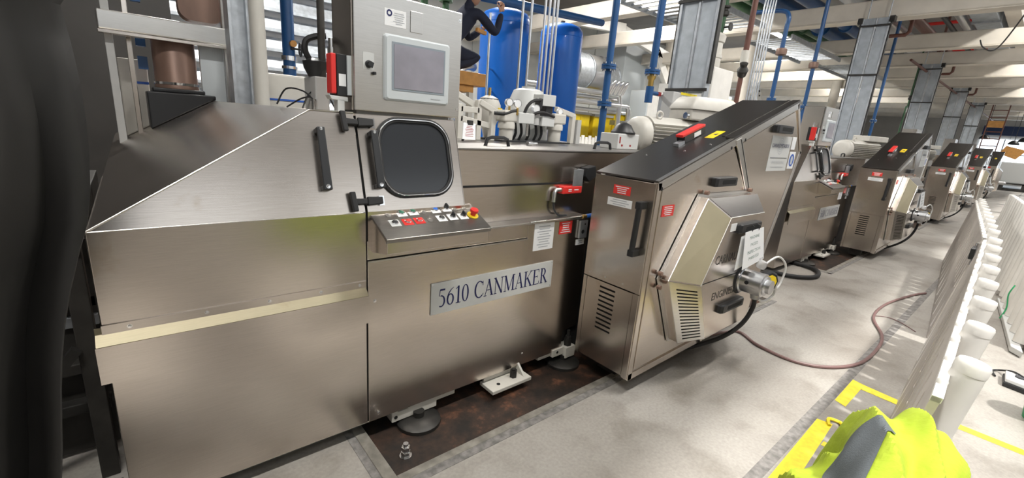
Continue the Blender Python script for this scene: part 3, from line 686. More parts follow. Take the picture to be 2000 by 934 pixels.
for x, z in ((1.47, 1.302), (2.22, 1.542), (2.40, 1.60)):
    mk('rivet_hole', MB().cyl((x, FY-.001, z), (x, FY+.001, z), .011, n=12), 'void', gd)
def pull(x0, x1, z, parent, y=FY, dz=0.0):
    h = mk('pull_handle', MB().rings([[(px, yy, pz+dz*(px-x0)/(x1-x0)) for px, pz in rrect((x0+x1)/2, z, (x1-x0)/2*s, .030*s, .012*s, 3)] for yy, s in ((y+.004, 1), (y-.022, 1), (y-.034, .88))]), 'black', parent, bevel=.0)
    mk('handle_recess', MB().rings([[(px, yy, pz+dz*(px-x0)/(x1-x0)) for px, pz in rrect((x0+x1)/2+.015, z, (x1-x0)/2*.62, .014, .008, 3)] for yy in (y-.034, y-.0345)]), 'void', h)
    return h
pull(2.045, 2.345, 1.325, d1); pull(2.83, 3.14, 1.697, d2)
sticker_y(1.513, 1.640, 1.137, 1.203, FY+.003, 'red', 'paper', 5, d1, 'warning_sticker')
# maker's stickers on door two
ms = mk('maker_sticker', B(2.852, 3.235, FY+.0018, FY+.003, 1.385, 1.648), 'sign_grey', d2)
YS = FY+.0012
mk('maker_rings', MB().add([(x, YS, z) for rr in (.062, .045, .030) for q in ring2(3.04, 1.573, rr*.9, rr, rr*.9-.005, rr-.005) for x, z in q], [tuple(range(4*i, 4*i+4)) for i in range(84)]), 'ink_pale', d2)
mk('maker_name', text_mb('CARNAUDMETALBOX', .040, lambda x, y, e: (3.043+x, YS-.0002, 1.575+y), squash=.82), 'ink_navy', d2)
mk('maker_rule', B(2.88, 3.21, YS-.0004, YS, 1.482, 1.486), 'ink', d2)
mk('maker_name', text_mb('E N G I N E E R I N G', .032, lambda x, y, e: (3.045+x, YS-.0002, 1.45+y), squash=.80), 'ink_pale', d2)
mk('maker_name', text_mb('Customer and technical support', .020, lambda x, y, e: (3.045+x, YS-.0002, 1.415+y), squash=.95), 'ink_pale', d2)
mk('white_sticker', B(3.252, 3.335, FY+.0018, FY+.003, 1.552, 1.650), 'paper', d2)
bs = mk('mandatory_sticker', B(3.262, 3.385, FY+.0016, FY+.003, 1.400, 1.535), 'paper', d2)
mk('mandatory_disc', MB().lathe((3.323, FY+.0016, 1.468), (0, -1, 0), [(.050, 0), (.050, .0005), (0, .0006)], n=24), 'blue_sign', d2)
mk('mandatory_figure', MB().prism([(3.305, FY+.0009, 1.435), (3.300, FY+.0009, 1.480), (3.312, FY+.0009, 1.500), (3.334, FY+.0009, 1.500), (3.346, FY+.0009, 1.480), (3.341, FY+.0009, 1.435)], (0, -.0003, 0)), 'bezel_grey', d2)
# pulley cover with chamfered edges and louvres
bb = [(1.90, 1.238), (2.62, 1.235), (2.90, .74), (2.78, .283), (1.835, .283), (1.592, .754)]
ff = [(2.037, 1.126), (2.535, 1.126), (2.72, .72), (2.617, .308), (1.989, .318), (1.804, .718)]
YM, YF = -.600, -.700
R0_ = [V((x, FY-.002, z)) for x, z in bb]; R1 = [V((x, YM, z)) for x, z in bb]; R2 = [V((x, YF, z)) for x, z in ff]
pc = mk('pulley_cover', MB().rings([R0_, R1, R2]), 'steel', gd, bevel=.003)
mk('cover_flange', MB().rings([[V((2.25+(x-2.25)*1.035, FY-.001, .76+(z-.76)*1.035)) for x, z in bb], [V((2.25+(x-2.25)*1.035, FY-.006, .76+(z-.76)*1.035)) for x, z in bb]]), 'steel_bright', gd)
def face_sheet(name, a, b, c, d, m, t=.002):
    n = (V(b)-V(a)).cross(V(d)-V(a)).normalized()
    if n.y > 0: n = -n
    return mk(name, MB().prism([quad_pt((a, b, c, d), u, v) for u, v in ((.015, .015), (.985, .015), (.985, .985), (.015, .985))], n*t), m, pc), n
face_sheet('chamfer_panel', R1[5], R1[0], R2[0], R2[5], 'beige_reflection')
face_sheet('cover_top', R1[0], R1[1], R2[1], R2[0], 'steel_dark')
nv = (V(R1[4])-V(R1[5])).cross(V(R2[5])-V(R1[5])).normalized()
if nv.y > 0: nv = -nv
lq = [R1[4]+nv*.006, R2[4]+nv*.006, R2[5]+nv*.006, R1[5]+nv*.006]
sl = [(.20, .86, .05+i*.0555, .05+i*.0555+.022) for i in range(16)]
lo = mk('louvre_panel', slotted(lq, sl, .003, nv), 'steel_bright', pc)
mk('slot_backing', MB().prism([quad_pt(lq, u, v)-nv*.0045 for u, v in ((.1, .02), (.95, .02), (.95, .98), (.1, .98))], -nv*.001), 'void', pc)
for e in ((0, 5), (0, 1)):
    mk('bright_edge', MB().tube([R2[e[0]], R2[e[1]]], .004, n=6), 'steel_bright', pc)
mk('cover_split', MB().prism([(1.806, YF-.001, .722), (2.33, YF-.001, .722), (2.33, YF-.001, .728), (1.81, YF-.001, .728)], (0, .0015, 0)), 'void', pc)
pull(2.13, 2.46, 1.048, pc, YF); pull(2.10, 2.44, .50, pc, YF)
mk('etched_name', text_mb('CARNAUDMETALBOX', .085, lambda x, y, e: (2.30+x, YF-.001, .855+y), squash=.86), 'ink_etch', pc)
mk('etched_name', text_mb('ENGINEERING', .075, lambda x, y, e: (2.22+x, YF-.001, .605+y), squash=1.0), 'ink_etch', pc)
mk('white_sticker', B(2.055, 2.135, YF-.0015, YF, 1.035, 1.085), 'paper', pc)
for x, z in ((1.965, 1.262), (2.60, 1.255), (1.575, .79), (1.585, .70)):
    mk('cover_clip', MB().cyl((x, FY-.006, z), (x, FY-.03, z), .014, n=10), 'bronze', pc, smooth=True)
# rotary unit on the cover front
ru = mk('rotary_unit', MB().lathe((2.38, YF, .665), (0, -1, 0), [(.092, 0), (.092, .02), (.080, .022), (.080, .155), (.066, .16), (.066, .17), (.048, .17), (.048, .20), (0, .20)], n=28), 'silver_pipe', gd, smooth=True)
mk('rotary_backing', MB().lathe((2.38, YF, .665), (0, -1, 0), [(.108, 0), (.100, .008), (0, .008)], n=28), 'rubber', ru, smooth=True)
mk('rotary_port', MB().cyl((2.296, YF-.07, .675), (2.302, YF-.07, .675), .013), 'void', ru)
mk('encoder', MB().lathe((2.50, YF-.10, .675), (-.45, -1, .1), [(.066, 0), (.074, .02), (.074, .055), (.060, .065), (0, .066)], n=8), 'black', ru)
mk('encoder_label', MB().lathe(V((2.50, YF-.10, .675))+V((-.45, -1, .1)).normalized()*.066, (-.45, -1, .1), [(.046, 0), (.046, .003), (0, .003)], n=8), 'yellow', ru)
mk('glass_bowl', MB().lathe((2.42, YF-.10, .64), (0, 0, -1), [(.035, -.02), (.038, 0), (.036, .06), (.028, .095), (.010, .10), (0, .10)], n=18), 'clear', ru, smooth=True)
mk('brass_fitting', MB().cyl((2.37, YF-.12, .60), (2.37, YF-.12, .65), .014), 'brass', ru, smooth=True)
mk('clear_cap', MB().lathe((2.42, YF-.09, .77), (0, -.3, 1), [(.03, 0), (.034, .02), (.022, .05), (0, .055)], n=16), 'clear', ru, smooth=True)
mk('air_line', MB().tube([(2.50, YF-.15, .66), (2.58, YF-.16, .63), (2.60, YF-.15, .55), (2.50, YF-.13, .52), (2.43, YF-.11, .55)], .008, n=8, sub=5), 'cable_white', ru, smooth=True)
mk('air_line', MB().tube([(2.44, YF-.10, .78), (2.56, YF-.14, .84), (2.66, YF-.17, .76), (2.65, YF-.16, .62), (2.56, YF-.15, .60)], .007, n=8, sub=5), 'cable_white', ru, smooth=True)
mk('drain_hose', MB().tube([(2.44, YF-.08, .60), (2.52, YF-.07, .46), (2.50, YF-.03, .31), (2.42, YF+.05, .19), (2.30, YF+.18, .09), (2.12, YF+.28, .05)], .016, n=8, sub=5), 'rubber', ru, smooth=True)
for (x, z) in ((2.1, .0), (2.8, .0), (1.6, .0)):
    mk('guard_foot', B(x-.04, x+.04, -.35, -.2, 0.0, .14), 'dark_iron', gd)
# hanging notice
def notice(dx, label):
    n = thing('inspection_notice', label, 'notice', (2.36+dx, -.76, .70), 'laminated notices on the guards')
    a, b, c, d = V((2.175+dx, -.745, 1.030)), V((2.455+dx, -.745, 1.040)), V((2.490+dx, -.775, .820)), V((2.165+dx, -.775, .785))
    mk('front_sheet', MB().prism([a, b, c, d], (0, -.0012, 0)), 'paper', n)
    mk('rear_sheet', MB().prism([a+V((-.02, .012, -.03)), b+V((-.03, .012, -.02)), c+V((-.04, .03, 0)), d+V((-.04, .03, -.005))], (0, -.0012, 0)), 'paper', n)
    def P(u, v): return quad_pt((a, b, c, d), u, v)+V((0, -.002, 0))
    for s, v, h in (('MACHINE', .20, .032), ('PASSED', .40, .032), ('INSPECTION', .60, .032), ('M4001553', .78, .032)):
        mk('notice_text', text_mb(s, h, lambda x, y, e: P(.5+x/.30, v-y/.25), squash=1.05), 'ink_green', n)
    mk('corner_code', text_mb('AC-156', .018, lambda x, y, e: P(.88+x/.30, .955-y/.25)), 'ink', n)
    mk('hanging_tie', MB().tube([a+V((.10, 0, -.005)), a+V((.10, -.01, .03)), a+V((.11, .02, .04))], .003, n=6).tube([a+V((.20, 0, -.005)), a+V((.20, -.01, .03)), a+V((.19, .02, .04))], .003, n=6), 'black', n)
    return n
notice(0, 'white laminated MACHINE PASSED INSPECTION notice hanging on the nearest guard')

# ================================================================== MOTOR behind the guard
mo = thing('electric_motor', 'large beige finned electric motor behind the nearest slanted guard', 'motor', (3.15, .38, 1.28), 'finned electric motors')
AX = V((0, .38, 1.57)); MY = .38
mk('motor_core', MB().lathe((2.60, MY, 1.57), (1, 0, 0), [(.130, 0), (.135, .06), (.135, .88), (.12, .92), (.09, .95), (0, .95)], n=32), 'grey_paint', mo, smooth=True)
mk('fan_cowl', MB().lathe((2.57, MY, 1.57), (1, 0, 0), [(0, 0), (.10, .0), (.14, .012), (.160, .04), (.164, .09), (.162, .105), (.13, .105)], n=36), 'beige_motor', mo, smooth=True)
mk('top_saddle', MB().rings([[V((x, MY, 1.57))+V((0, math.cos(math.radians(a)), math.sin(math.radians(a))))*r for a, r in [(q, .170) for q in range(38, 143, 8)]+[(q, .130) for q in range(142, 37, -8)]] for x in (2.69, 3.50)]), 'beige_motor', mo, smooth=True)
fm = MB()
for i in range(34):
    a = 2*math.pi*(i+.3)/34; r0, r1 = .128, .172
    if 40 < math.degrees(a) < 140: continue
    d_ = V((0, math.cos(a), math.sin(a))); t_ = V((0, -math.sin(a), math.cos(a)))*.0035
    fm.prism([AX+d_*r0-t_+V((2.69, 0, 0)), AX+d_*r1-t_*.6+V((2.69, 0, 0)), AX+d_*r1+t_*.6+V((2.69, 0, 0)), AX+d_*r0+t_+V((2.69, 0, 0))], (.81, 0, 0))
fins = mk('cooling_fins', fm, 'beige_motor', mo); fins['kind'] = 'stuff'
mo.rotation_euler = (0, 0, math.radians(-16)); mo.location.y = .36
_oy = mo.location.y; mo.location.y = .38
mk('lifting_eye', MB().tube([(2.78+.030*math.cos(2*math.pi*i/12), .30, 1.752+.030*math.sin(2*math.pi*i/12)) for i in range(13)], .010, n=8), 'beige_motor', mo, smooth=True)
tb = mk('terminal_box', B(3.08, 3.66, .24, .52, 1.735, 1.83), 'beige_motor', mo, bevel=.012)
mk('terminal_lid', MB().rings([[(x, y, z) for x, y in rrect(3.37, .38, .30*s_, .155*s_, .03, 3)] for z, s_ in ((1.83, 1), (1.85, 1), (1.92, .84), (1.94, .76))]), 'beige_motor', tb, smooth=True)
mk('gland', MB().cyl((3.05, .28, 1.77), (3.08, .28, 1.77), .028), 'chrome', tb)
mk('motor_foot', B(2.85, 3.45, .24, .52, 1.28, 1.44), 'grey_paint', mo, bevel=.005)
mo.location.y = _oy
md = one('motor_pedestal', MB().box(2.75, 3.55, .18, .58, 1.2, 1.28).box(2.8, 2.9, .20, .56, -.035, 1.2).box(3.4, 3.5, .20, .56, -.035, 1.2).box(2.9, 3.4, .35, .41, .3, .4), 'dark_iron', 'dark steel pedestal carrying the motor of the nearest machine', 'stand', 'motor pedestals')

# ---------------- the other machines of the line
names = ['second', 'third', 'fourth', 'fifth']
for k in range(1, 5):
    nm = names[k-1]; dp = 2 if k < 3 else 1
    dup(press, PITCH*k, '%s can making press along the line from the camera' % nm, depth=dp)
    dup(hmi, PITCH*k, 'control cabinet with touch screen on the %s press' % nm, depth=dp)
    dup(gd, PITCH*k, '%s slanted stainless drive guard along the line from the camera' % nm, depth=2 if k < 4 else 1)
    dup(mo, PITCH*k, 'beige finned electric motor behind the %s guard' % nm, depth=1)
    dup(md, PITCH*k, 'dark steel pedestal carrying the motor of the %s machine' % nm, depth=0)
    if k < 4: notice(PITCH*k, 'white laminated notice hanging on the %s guard from the camera' % nm)

# ================================================================== PNEUMATIC UNIT on the press top
ZT = 1.452
def xz(x, z): return (x, z)
pu = thing('air_service_unit', 'off-white air service unit with gauges and filter bowls on the nearest press', 'air unit', (1.55, .9, ZT))
mk('base_plate', B(1.36, 2.10, .78, 1.10, ZT, ZT+.012), 'black', pu)
def bowl(x, z0, z1):
    b = mk('filter_bowl', MB().lathe((x, .88, z0), (0, 0, 1), [(.052, 0), (.055, .02), (.055, z1-z0-.05), (.068, z1-z0-.05), (.068, z1-z0-.02), (.062, z1-z0)], n=24), 'white_paint', pu, smooth=True)
    mk('filter_head', B(x-.072, x+.072, .82, .95, z1, z1+.085), 'white_paint', b, bevel=.012)
bowl(1.47, ZT+.01, 1.60); bowl(2.00, ZT+.01, 1.61)
mk('valve_body', B(1.525, 1.685, .80, .93, 1.595, 1.675), 'sign_grey', pu, bevel=.004)
mk('regulator', MB().cyl((1.74, .88, 1.59), (1.74, .88, 1.68), .055, n=24), 'grey_paint', pu, smooth=True)
mk('valve_block', B(1.79, 1.93, .82, .94, 1.585, 1.665), 'sign_grey', pu, bevel=.004)
mk('terminal_case', B(1.80, 1.945, .84, .96, 1.745, 1.835), 'sign_grey', pu, bevel=.004)
mk('solenoid', B(1.86, 1.94, .86, .95, 1.665, 1.745), 'black', pu, bevel=.006)
mk('plug', B(1.765, 1.80, .84, .90, 1.715, 1.80), 'black', pu, bevel=.006)
def gauge(x, y, z, r):
    g = mk('pressure_gauge', MB().lathe((x, y, z), (-.25, -1, .05), [(r, -.03), (r, 0), (r*.86, .004), (r*.86, .001), (0, .001)], n=24), 'silver_pipe', pu, smooth=True)
    c = V((x, y, z))+V((-.25, -1, .05)).normalized()*.002
    mk('gauge_face', MB().lathe(c, (-.25, -1, .05), [(r*.82, 0), (r*.82, .0008), (0, .001)], n=24), 'paper', g)
    mk('gauge_stem', MB().cyl((x, y, z-r), (x, y, z-r-.05), .009), 'brass', g)
gauge(1.455, .84, 1.742, .030); gauge(1.52, .82, 1.738, .034); gauge(1.735, .84, 1.715, .034); gauge(2.03, .86, 1.715, .026)
mk('air_hose', MB().tube([(1.62, .85, 1.675), (1.64, .84, 1.73), (1.69, .84, 1.77), (1.77, .84, 1.785)], .013, n=8, sub=4), 'rubber', pu, smooth=True)
mk('air_hose', MB().tube([(1.33, .86, 1.655), (1.40, .83, 1.655), (1.47, .83, 1.675), (1.53, .83, 1.685)], .013, n=8, sub=4), 'rubber', pu, smooth=True)
mk('air_hose', MB().tube([(1.68, .84, 1.655), (1.72, .81, 1.685), (1.80, .81, 1.69), (1.92, .82, 1.665)], .012, n=8, sub=4), 'rubber', pu, smooth=True)
for x in (1.56, 1.62, 1.70, 1.78, 1.84): mk('air_hose', MB().tube([(x, .9, ZT+.012), (x+.01, .88, 1.52), (x-.005, .88, 1.60)], .011, n=8, sub=3), 'rubber', pu, smooth=True)
mk('drain_pipe', MB().cyl((1.66, .85, 1.50), (1.66, .85, 1.60), .012), 'chrome', pu, smooth=True)
# tubular frames
fr = thing('guard_frame', 'off-white square tube frame left of the air service unit', 'frame', (1.2, .9, ZT))
for nm, a, b in (('post', (1.06, .92, ZT), (1.06, .92, 1.70)), ('post', (1.225, .92, ZT), (1.225, .92, 1.74)), ('post', (1.345, .90, ZT), (1.345, .90, 1.675)), ('rail', (1.06, .92, 1.60), (1.36, .92, 1.555)), ('rail', (1.06, .92, 1.665), (1.225, .92, 1.665)), ('brace', (1.225, .91, 1.725), (1.36, .90, 1.668)), ('brace', (1.04, .95, 1.77), (1.225, .95, 1.69))):
    mk(nm, MB().bar(a, b, .042, .042, (0, 1, 0)), 'white_paint', fr, bevel=.004)
fr2 = thing('guard_frame', 'off-white square tube frame right of the air service unit', 'frame', (2.25, .9, ZT))
mk('post', MB().bar((2.25, .92, ZT), (2.25, .92, 1.70), .045, .045, (0, 1, 0)), 'white_paint', fr2, bevel=.004)
mk('brace', MB().bar((2.265, .92, 1.69), (2.03, .92, 1.735), .04, .04, (0, 1, 0)), 'white_paint', fr2, bevel=.004)
mk('side_plate', B(2.28, 2.33, .88, .96, ZT, 1.66), 'grey_paint', fr2)
acc = thing('accumulator', 'cream domed accumulator vessel left of the air service unit', 'vessel', (1.47, 1.12, ZT))
mk('shell', MB().lathe((1.47, 1.12, ZT), (0, 0, 1), [(.03, 0), (.05, .08), (.085, .16), (.098, .22), (.095, .27), (.07, .32), (.03, .338), (0, .34)], n=28), 'white_paint', acc, smooth=True)
mk('nozzle', MB().cyl((1.47, 1.12, ZT+.33), (1.47, 1.12, ZT+.40), .012), 'brass', acc, smooth=True)
mk('collar', MB().cyl((1.47, 1.12, ZT+.30), (1.47, 1.12, ZT+.315), .076), 'dark_iron', acc, smooth=True)
mk('label', MB().prism([(1.49, 1.024, 1.66), (1.555, 1.055, 1.66), (1.555, 1.055, 1.70), (1.49, 1.024, 1.70)], (.001, -.003, 0)), 'yellow', acc)
tkk = thing('oil_tank', 'light grey tapered oil reservoir behind the air service unit', 'reservoir', (1.95, 1.18, ZT))
mk('tank_shell', MB().lathe((1.95, 1.20, ZT), (0, 0, 1), [(.20, 0), (.20, .22), (.195, .26), (.13, .42), (.10, .435), (0, .44)], n=28), 'sign_grey', tkk, smooth=True)
mk('tank_cap', MB().cyl((1.95, 1.20, ZT+.43), (1.95, 1.20, ZT+.455), .06), 'grey_paint', tkk, smooth=True)
tg = thing('warning_tag', 'white tag with red print leaning on the frame on the press top', 'tag', (.95, .62, ZT+.004))
qa, qb, qc, qd = V((.872, .585, ZT+.018)), V((.975, .585, ZT+.016)), V((1.022, .66, 1.570)), V((.926, .66, 1.575))
mk('card', MB().prism([qa, qb, qc, qd], (0, -.003, 0)), 'paper', tg)
lines(lambda a, b: quad_pt((qa, qb, qc, qd), .5+a, .5+b)+V((0, -.0042, 0)), 7, .95, .8, 'red_dark', tg, name='red_print', th=.30)
mk('clip', MB().box(.955, .995, .645, .66, 1.560, 1.59), 'dark_iron', tg)
mk('prop', MB().bar((.95, .70, ZT), (.97, .66, 1.53), .012, .012), 'dark_iron', tg)
bx_ = thing('junction_box', 'pale grey junction box with a black cap on it left of the motor', 'box', (2.33, .45, ZT))
mk('case', B(2.20, 2.48, .36, .54, ZT, 1.575), 'sign_grey', bx_, bevel=.006)
mk('black_cap', MB().lathe((2.36, .44, 1.575), (0, 0, 1), [(.10, 0), (.10, .012), (.085, .03), (.06, .07), (.02, .09), (0, .09)], n=20), 'black', bx_, smooth=True)
mk('label', B(2.22, 2.235, .3585, .36, 1.50, 1.55).box(2.25, 2.27, .3585, .36, 1.475, 1.49).box(2.36, 2.38, .3585, .36, 1.475, 1.49), 'red_dark', bx_)

tn_ = thing('discharge_tunnel', 'long dark sloped steel tunnel running back from the nearest hood', 'tunnel', (-.5, 3.0, 0))
mk('tunnel_body', MB().prism([(-.91, 1.302, .08), (-.908, 1.302, 1.166), (-.19, 1.302, 1.585), (-.13, 1.302, 1.585), (-.13, 1.302, .08)], (0, 3.3, 0)), 'steel', tn_)
for y in (1.5, 4.4): mk('tunnel_foot', B(-.85, -.2, y-.04, y+.04, 0, .08), 'dark_iron', tn_)
# ---- unit on the hood at the back left: steel frame, bronze cylinder, white block
hu = thing('press_head', 'bronze ram cylinder in a steel frame at the back of the nearest hood', 'machine head', (-.5, 3.1, 1.4))
mk('black_base', MB().prism([(-.64, 2.9, 1.325), (-.19, 2.9, 1.588), (-.17, 2.9, 1.588), (-.17, 2.9, 1.625), (-.64, 2.9, 1.625)], (0, .4, 0)).box(-.60, -.24, 2.94, 3.28, 1.625, 1.66), 'black', hu, bevel=.02)
mk('cylinder', MB().lathe((-.42, 3.1, 1.66), (0, 0, 1), [(.155, 0), (.155, .03), (.150, .04), (.150, .48), (.14, .50), (0, .50)], n=32), 'bronze', hu, smooth=True)
mk('cylinder_ring', MB().lathe((-.42, 3.1, 1.69), (0, 0, 1), [(.158, 0), (.158, .02), (.15, .02)], n=32), 'chrome', hu, smooth=True)
mk('blue_grey_panel', B(-.25, -.075, 3.0, 3.06, 1.55, 2.16), 'bezel_grey', hu, bevel=.004)
mk('frame_post', B(-.072, -.045, 2.95, 3.03, 1.55, 3.4), 'steel_bright', hu, bevel=.004)
mk('frame_post', B(-.040, -.018, 2.85, 2.9, 1.55, 3.4), 'white_paint', hu, bevel=.002)
mk('frame_post', B(-.85, -.80, 2.95, 3.05, 1.10, 3.3), 'grey_paint', hu, bevel=.004)
mk('frame_post', B(-.725, -.69, 3.05, 3.12, 1.22, 3.3), 'steel', hu, bevel=.004)
mk('crosshead', B(-.88, -.03, 2.90, 3.02, 2.05, 2.19), 'steel_bright', hu, bevel=.01)
mk('crosshead_lip', B(-.88, -.04, 2.86, 2.95, 2.02, 2.045), 'steel', hu, bevel=.003)
mk('white_block', MB().prism([(-.80, 3.33, 1.232), (-.605, 3.33, 1.346), (-.605, 3.33, 1.88), (-.80, 3.33, 1.88)], (0, .25, 0)), 'white_paint', hu, bevel=.01)
mk('blue_stripe', B(-.72, -.605, 3.324, 3.33, 1.68, 1.70), 'blue_sign', hu)
mk('oval_guard', MB().rings([[(x, y, z) for x, z in rrect(-.20, 2.36, hw, hh, .09, 5)] for y, hw, hh in ((3.2, .16, .13), (3.05, .16, .13))]), 'bronze', hu, smooth=True)
for z in (1.80, 1.98, 2.32): mk('blue_bracket', B(-.665, -.60, 3.16, 3.22, z, z+.10), 'blue_pipe', hu)
# cables and sensor standing on the hood's top edge
sc = thing('sensor_cables', 'thin black cables looping from a chrome sensor on the hood top', 'cable', (-.12, .5, 1.585))
mk('sensor', MB().cyl((-.085, .42, 1.585), (-.085, .42, 1.625), .010).cyl((-.085, .42, 1.625), (-.085, .42, 1.635), .014), 'chrome', sc, smooth=True)
for k, pts in enumerate(([(-.085, .42, 1.63), (-.11, .5, 1.67), (-.16, .6, 1.675), (-.2, .62, 1.60)], [(-.10, .55, 1.59), (-.08, .5, 1.66), (-.03, .45, 1.69), (.01, .42, 1.66), (.02, .40, 1.60)], [(-.16, .60, 1.59), (-.10, .52, 1.64), (-.04, .48, 1.64), (.0, .46, 1.60)], [(-.02, .45, 1.68), (0.0, .44, 1.64), (.02, .44, 1.60)])):
    mk('cable', MB().tube(pts, .004, n=6, sub=6), 'black', sc, smooth=True)
bxh = thing('cable_conduit', 'black flexible conduit bending into a grey box beside the control cabinet', 'conduit', (-.05, .5, 1.585))
mk('conduit_box', B(-.075, -.01, .42, .60, 1.585, 1.74), 'grey_paint', bxh, bevel=.006)
mk('conduit_neck', MB().lathe((-.045, .50, 1.74), (0, 0, 1), [(.035, 0), (.055, .04), (.06, .07), (.03, .085), (0, .085)], n=16), 'black', bxh, smooth=True)
mk('conduit_hose', MB().tube([(-.06, .50, 1.80), (-.09, .5, 1.85), (-.085, .5, 1.90), (-.04, .49, 1.925), (.0, .48, 1.93)], .014, n=8, sub=5), 'rubber', bxh, smooth=True)
mk('upright_pole', MB().cyl((-.025, .47, 1.74), (-.025, .47, 2.6), .017), 'frame_dark', bxh, smooth=True)

# ================================================================== BACKGROUND, LEFT
wu = thing('white_unit', 'white machine unit with blue stripe behind the nearest hood', 'machine', (.25, 2.75, 0))
mk('case', B(-.03, .55, 2.5, 3.2, .2, 1.85), 'white_paint', wu, bevel=.02)
mk('blue_stripe', B(.10, .54, 2.494, 2.5, 1.63, 1.645), 'blue_sign', wu)
mk('side_grip', B(.02, .06, 2.49, 2.5, 1.76, 1.80), 'grey_paint', wu)
mk('plinth', B(0, .52, 2.52, 3.18, 0, .2), 'dark_iron', wu)
wc = thing('white_column', 'pale round steel column behind the press, left of blue valve pipe', 'column', (.10, 2.3, 0))
mk('shaft', MB().cyl((.07, 2.3, 0), (.07, 2.3, 5.6), .055, n=20), 'white_paint', wc, smooth=True)
mk('base_plate', B(-.05, .19, 2.18, 2.42, 0, .02), 'grey_paint', wc)
gc = thing('grey_column', 'grey steel column beside the pale round column', 'column', (-.05, 2.6, 0))
mk('web', B(-.10, .0, 2.38, 2.42, 0, 5.6), 'galv', gc); mk('flange', B(-.12, -.10, 2.30, 2.5, 0, 5.6), 'galv', gc); mk('flange', B(.0, .02, 2.30, 2.48, 0, 5.6), 'galv', gc)
vp = thing('valve_pipe', 'thick blue vertical pipe with clamp and orange valve, left of control cabinet', 'pipe', (.715, 4.0, 0))
mk('pipe_run', MB().cyl((.715, 4, 2.02), (.715, 4, 5.4), .066, n=20), 'blue_pipe', vp, smooth=True)
mk('clamp', MB().cyl((.715, 4, 2.09), (.715, 4, 2.14), .085, n=20).cyl((.715, 4, 2.00), (.715, 4, 2.03), .085, n=20), 'chrome', vp, smooth=True)
mk('pipe_end', MB().cyl((.715, 4, 0), (.715, 4, 2.02), .07, n=20), 'blue_pipe', vp, smooth=True)
mk('valve_knob', MB().cyl((.74, 3.93, 2.27), (.74, 3.88, 2.27), .035), 'orange_wood', vp, smooth=True)
mk('hand_wheel', MB().tube([(.82, 3.92+.05*math.cos(a*.5236), 2.22+.07*math.sin(a*.5236)) for a in range(13)], .012, n=6).cyl((.72, 3.92, 2.22), (.82, 3.92, 2.22), .012), 'black', vp, smooth=True)
one('blue_pipe', MB().cyl((.05, 3.4, 0), (.05, 3.4, 5.4), .06, n=16), 'blue_pipe', 'blue vertical pipe behind the pale round column', 'pipe', smooth=True)
# dark conveyor frame left of the hood
cf = thing('conveyor_frame', 'dark conveyor frame with cross bars at the left of the nearest hood', 'conveyor', (-1.15, .6, 0))
for z, m in ((.25, 'dark_iron'), (.42, 'frame_dark'), (.62, 'galv'), (.70, 'frame_dark'), (.88, 'dark_iron'), (1.02, 'galv')):
    mk('cross_bar', B(-1.50, -.96, .46+z*.2, .52+z*.2, z, z+.05), m, cf, bevel=.004)
for x, y in ((-1.48, .40), (-.99, .40), (-1.48, 1.3), (-.99, 1.3)): mk('leg', B(x-.03, x+.03, y-.03, y+.03, 0, 1.1), 'frame_dark', cf, bevel=.004)
for x in (-1.49, -.985): mk('side_rail', B(x-.025, x+.025, .35, 1.9, 1.02, 1.12), 'frame_dark', cf, bevel=.004)
for j in range(7): mk('roller', MB().cyl((-1.46, .42+j*.2, 1.07), (-1.01, .42+j*.2, 1.07), .028, n=14), 'galv', cf, smooth=True)
mk('shade_panel', B(-1.62, -.96, .60, .62, 0.02, 1.0), 'frame_dark', cf)  # added dark panel, stands in for the shade behind the bars
mk('brace', MB().bar((-1.46, .36, .05), (-1.02, .36, .62), .035, .035), 'dark_iron', cf)
one('darkening_tray', B(-1.75, -.95, -.75, .32, .0, .012).box(-1.75, -1.72, -.75, .32, .012, .04).box(-1.75, -.95, -.75, -.72, .012, .04), 'frame_dark', 'dark tray added to darken the floor left of the nearest hood', 'tray')  # added tray; its dark colour darkens the floor beside the hood
# black sheet hanging close to the camera
sh = thing('black_sheet', 'black plastic sheet hanging at the left edge close to the camera', 'curtain', (-1.0, -.9, 0))
cb = MB(); NX, NZ = 40, 44
gr = []
for j in range(NZ+1):
    z = .02+2.5*j/NZ
    edge = -.79 if z > 1.75 else (-.83 if z > 1.40 else -.83-(1.40-z)*.22)
    edge += .012*math.sin(z*9)
    for i in range(NX+1):
        u = i/NX; x = -1.9+(edge+1.9)*u
        y = -.88+.045*math.sin(u*34+.6*math.sin(z*2.1))+.02*math.sin(u*71+z*3)-.25*(1-u)
        gr.append((x, y, z))
cb.add(gr, [(j*(NX+1)+i, j*(NX+1)+i+1, (j+1)*(NX+1)+i+1, (j+1)*(NX+1)+i) for j in range(NZ) for i in range(NX)])
so = mk('sheet', cb, 'black_sheet', sh, smooth=True)
sf = so.modifiers.new('thick', 'SOLIDIFY'); sf.thickness = .003
mk('rail', MB().cyl((-2.0, -1.12, 2.54), (-.72, -.88, 2.54), .02), 'dark_iron', sh, smooth=True)
mk('rail_post', MB().cyl((-1.95, -1.12, 0), (-1.95, -1.12, 2.54), .025), 'dark_iron', sh, smooth=True)
bs_ = one('reflection_panel', B(-4.9, -.25, 5.4, 5.5, 0, 4.6), 'wall_dark', 'added dark partition panel far behind the hanging black sheet, darkening the hood reflection', 'partition')  # added to give the hood slope something dark to reflect

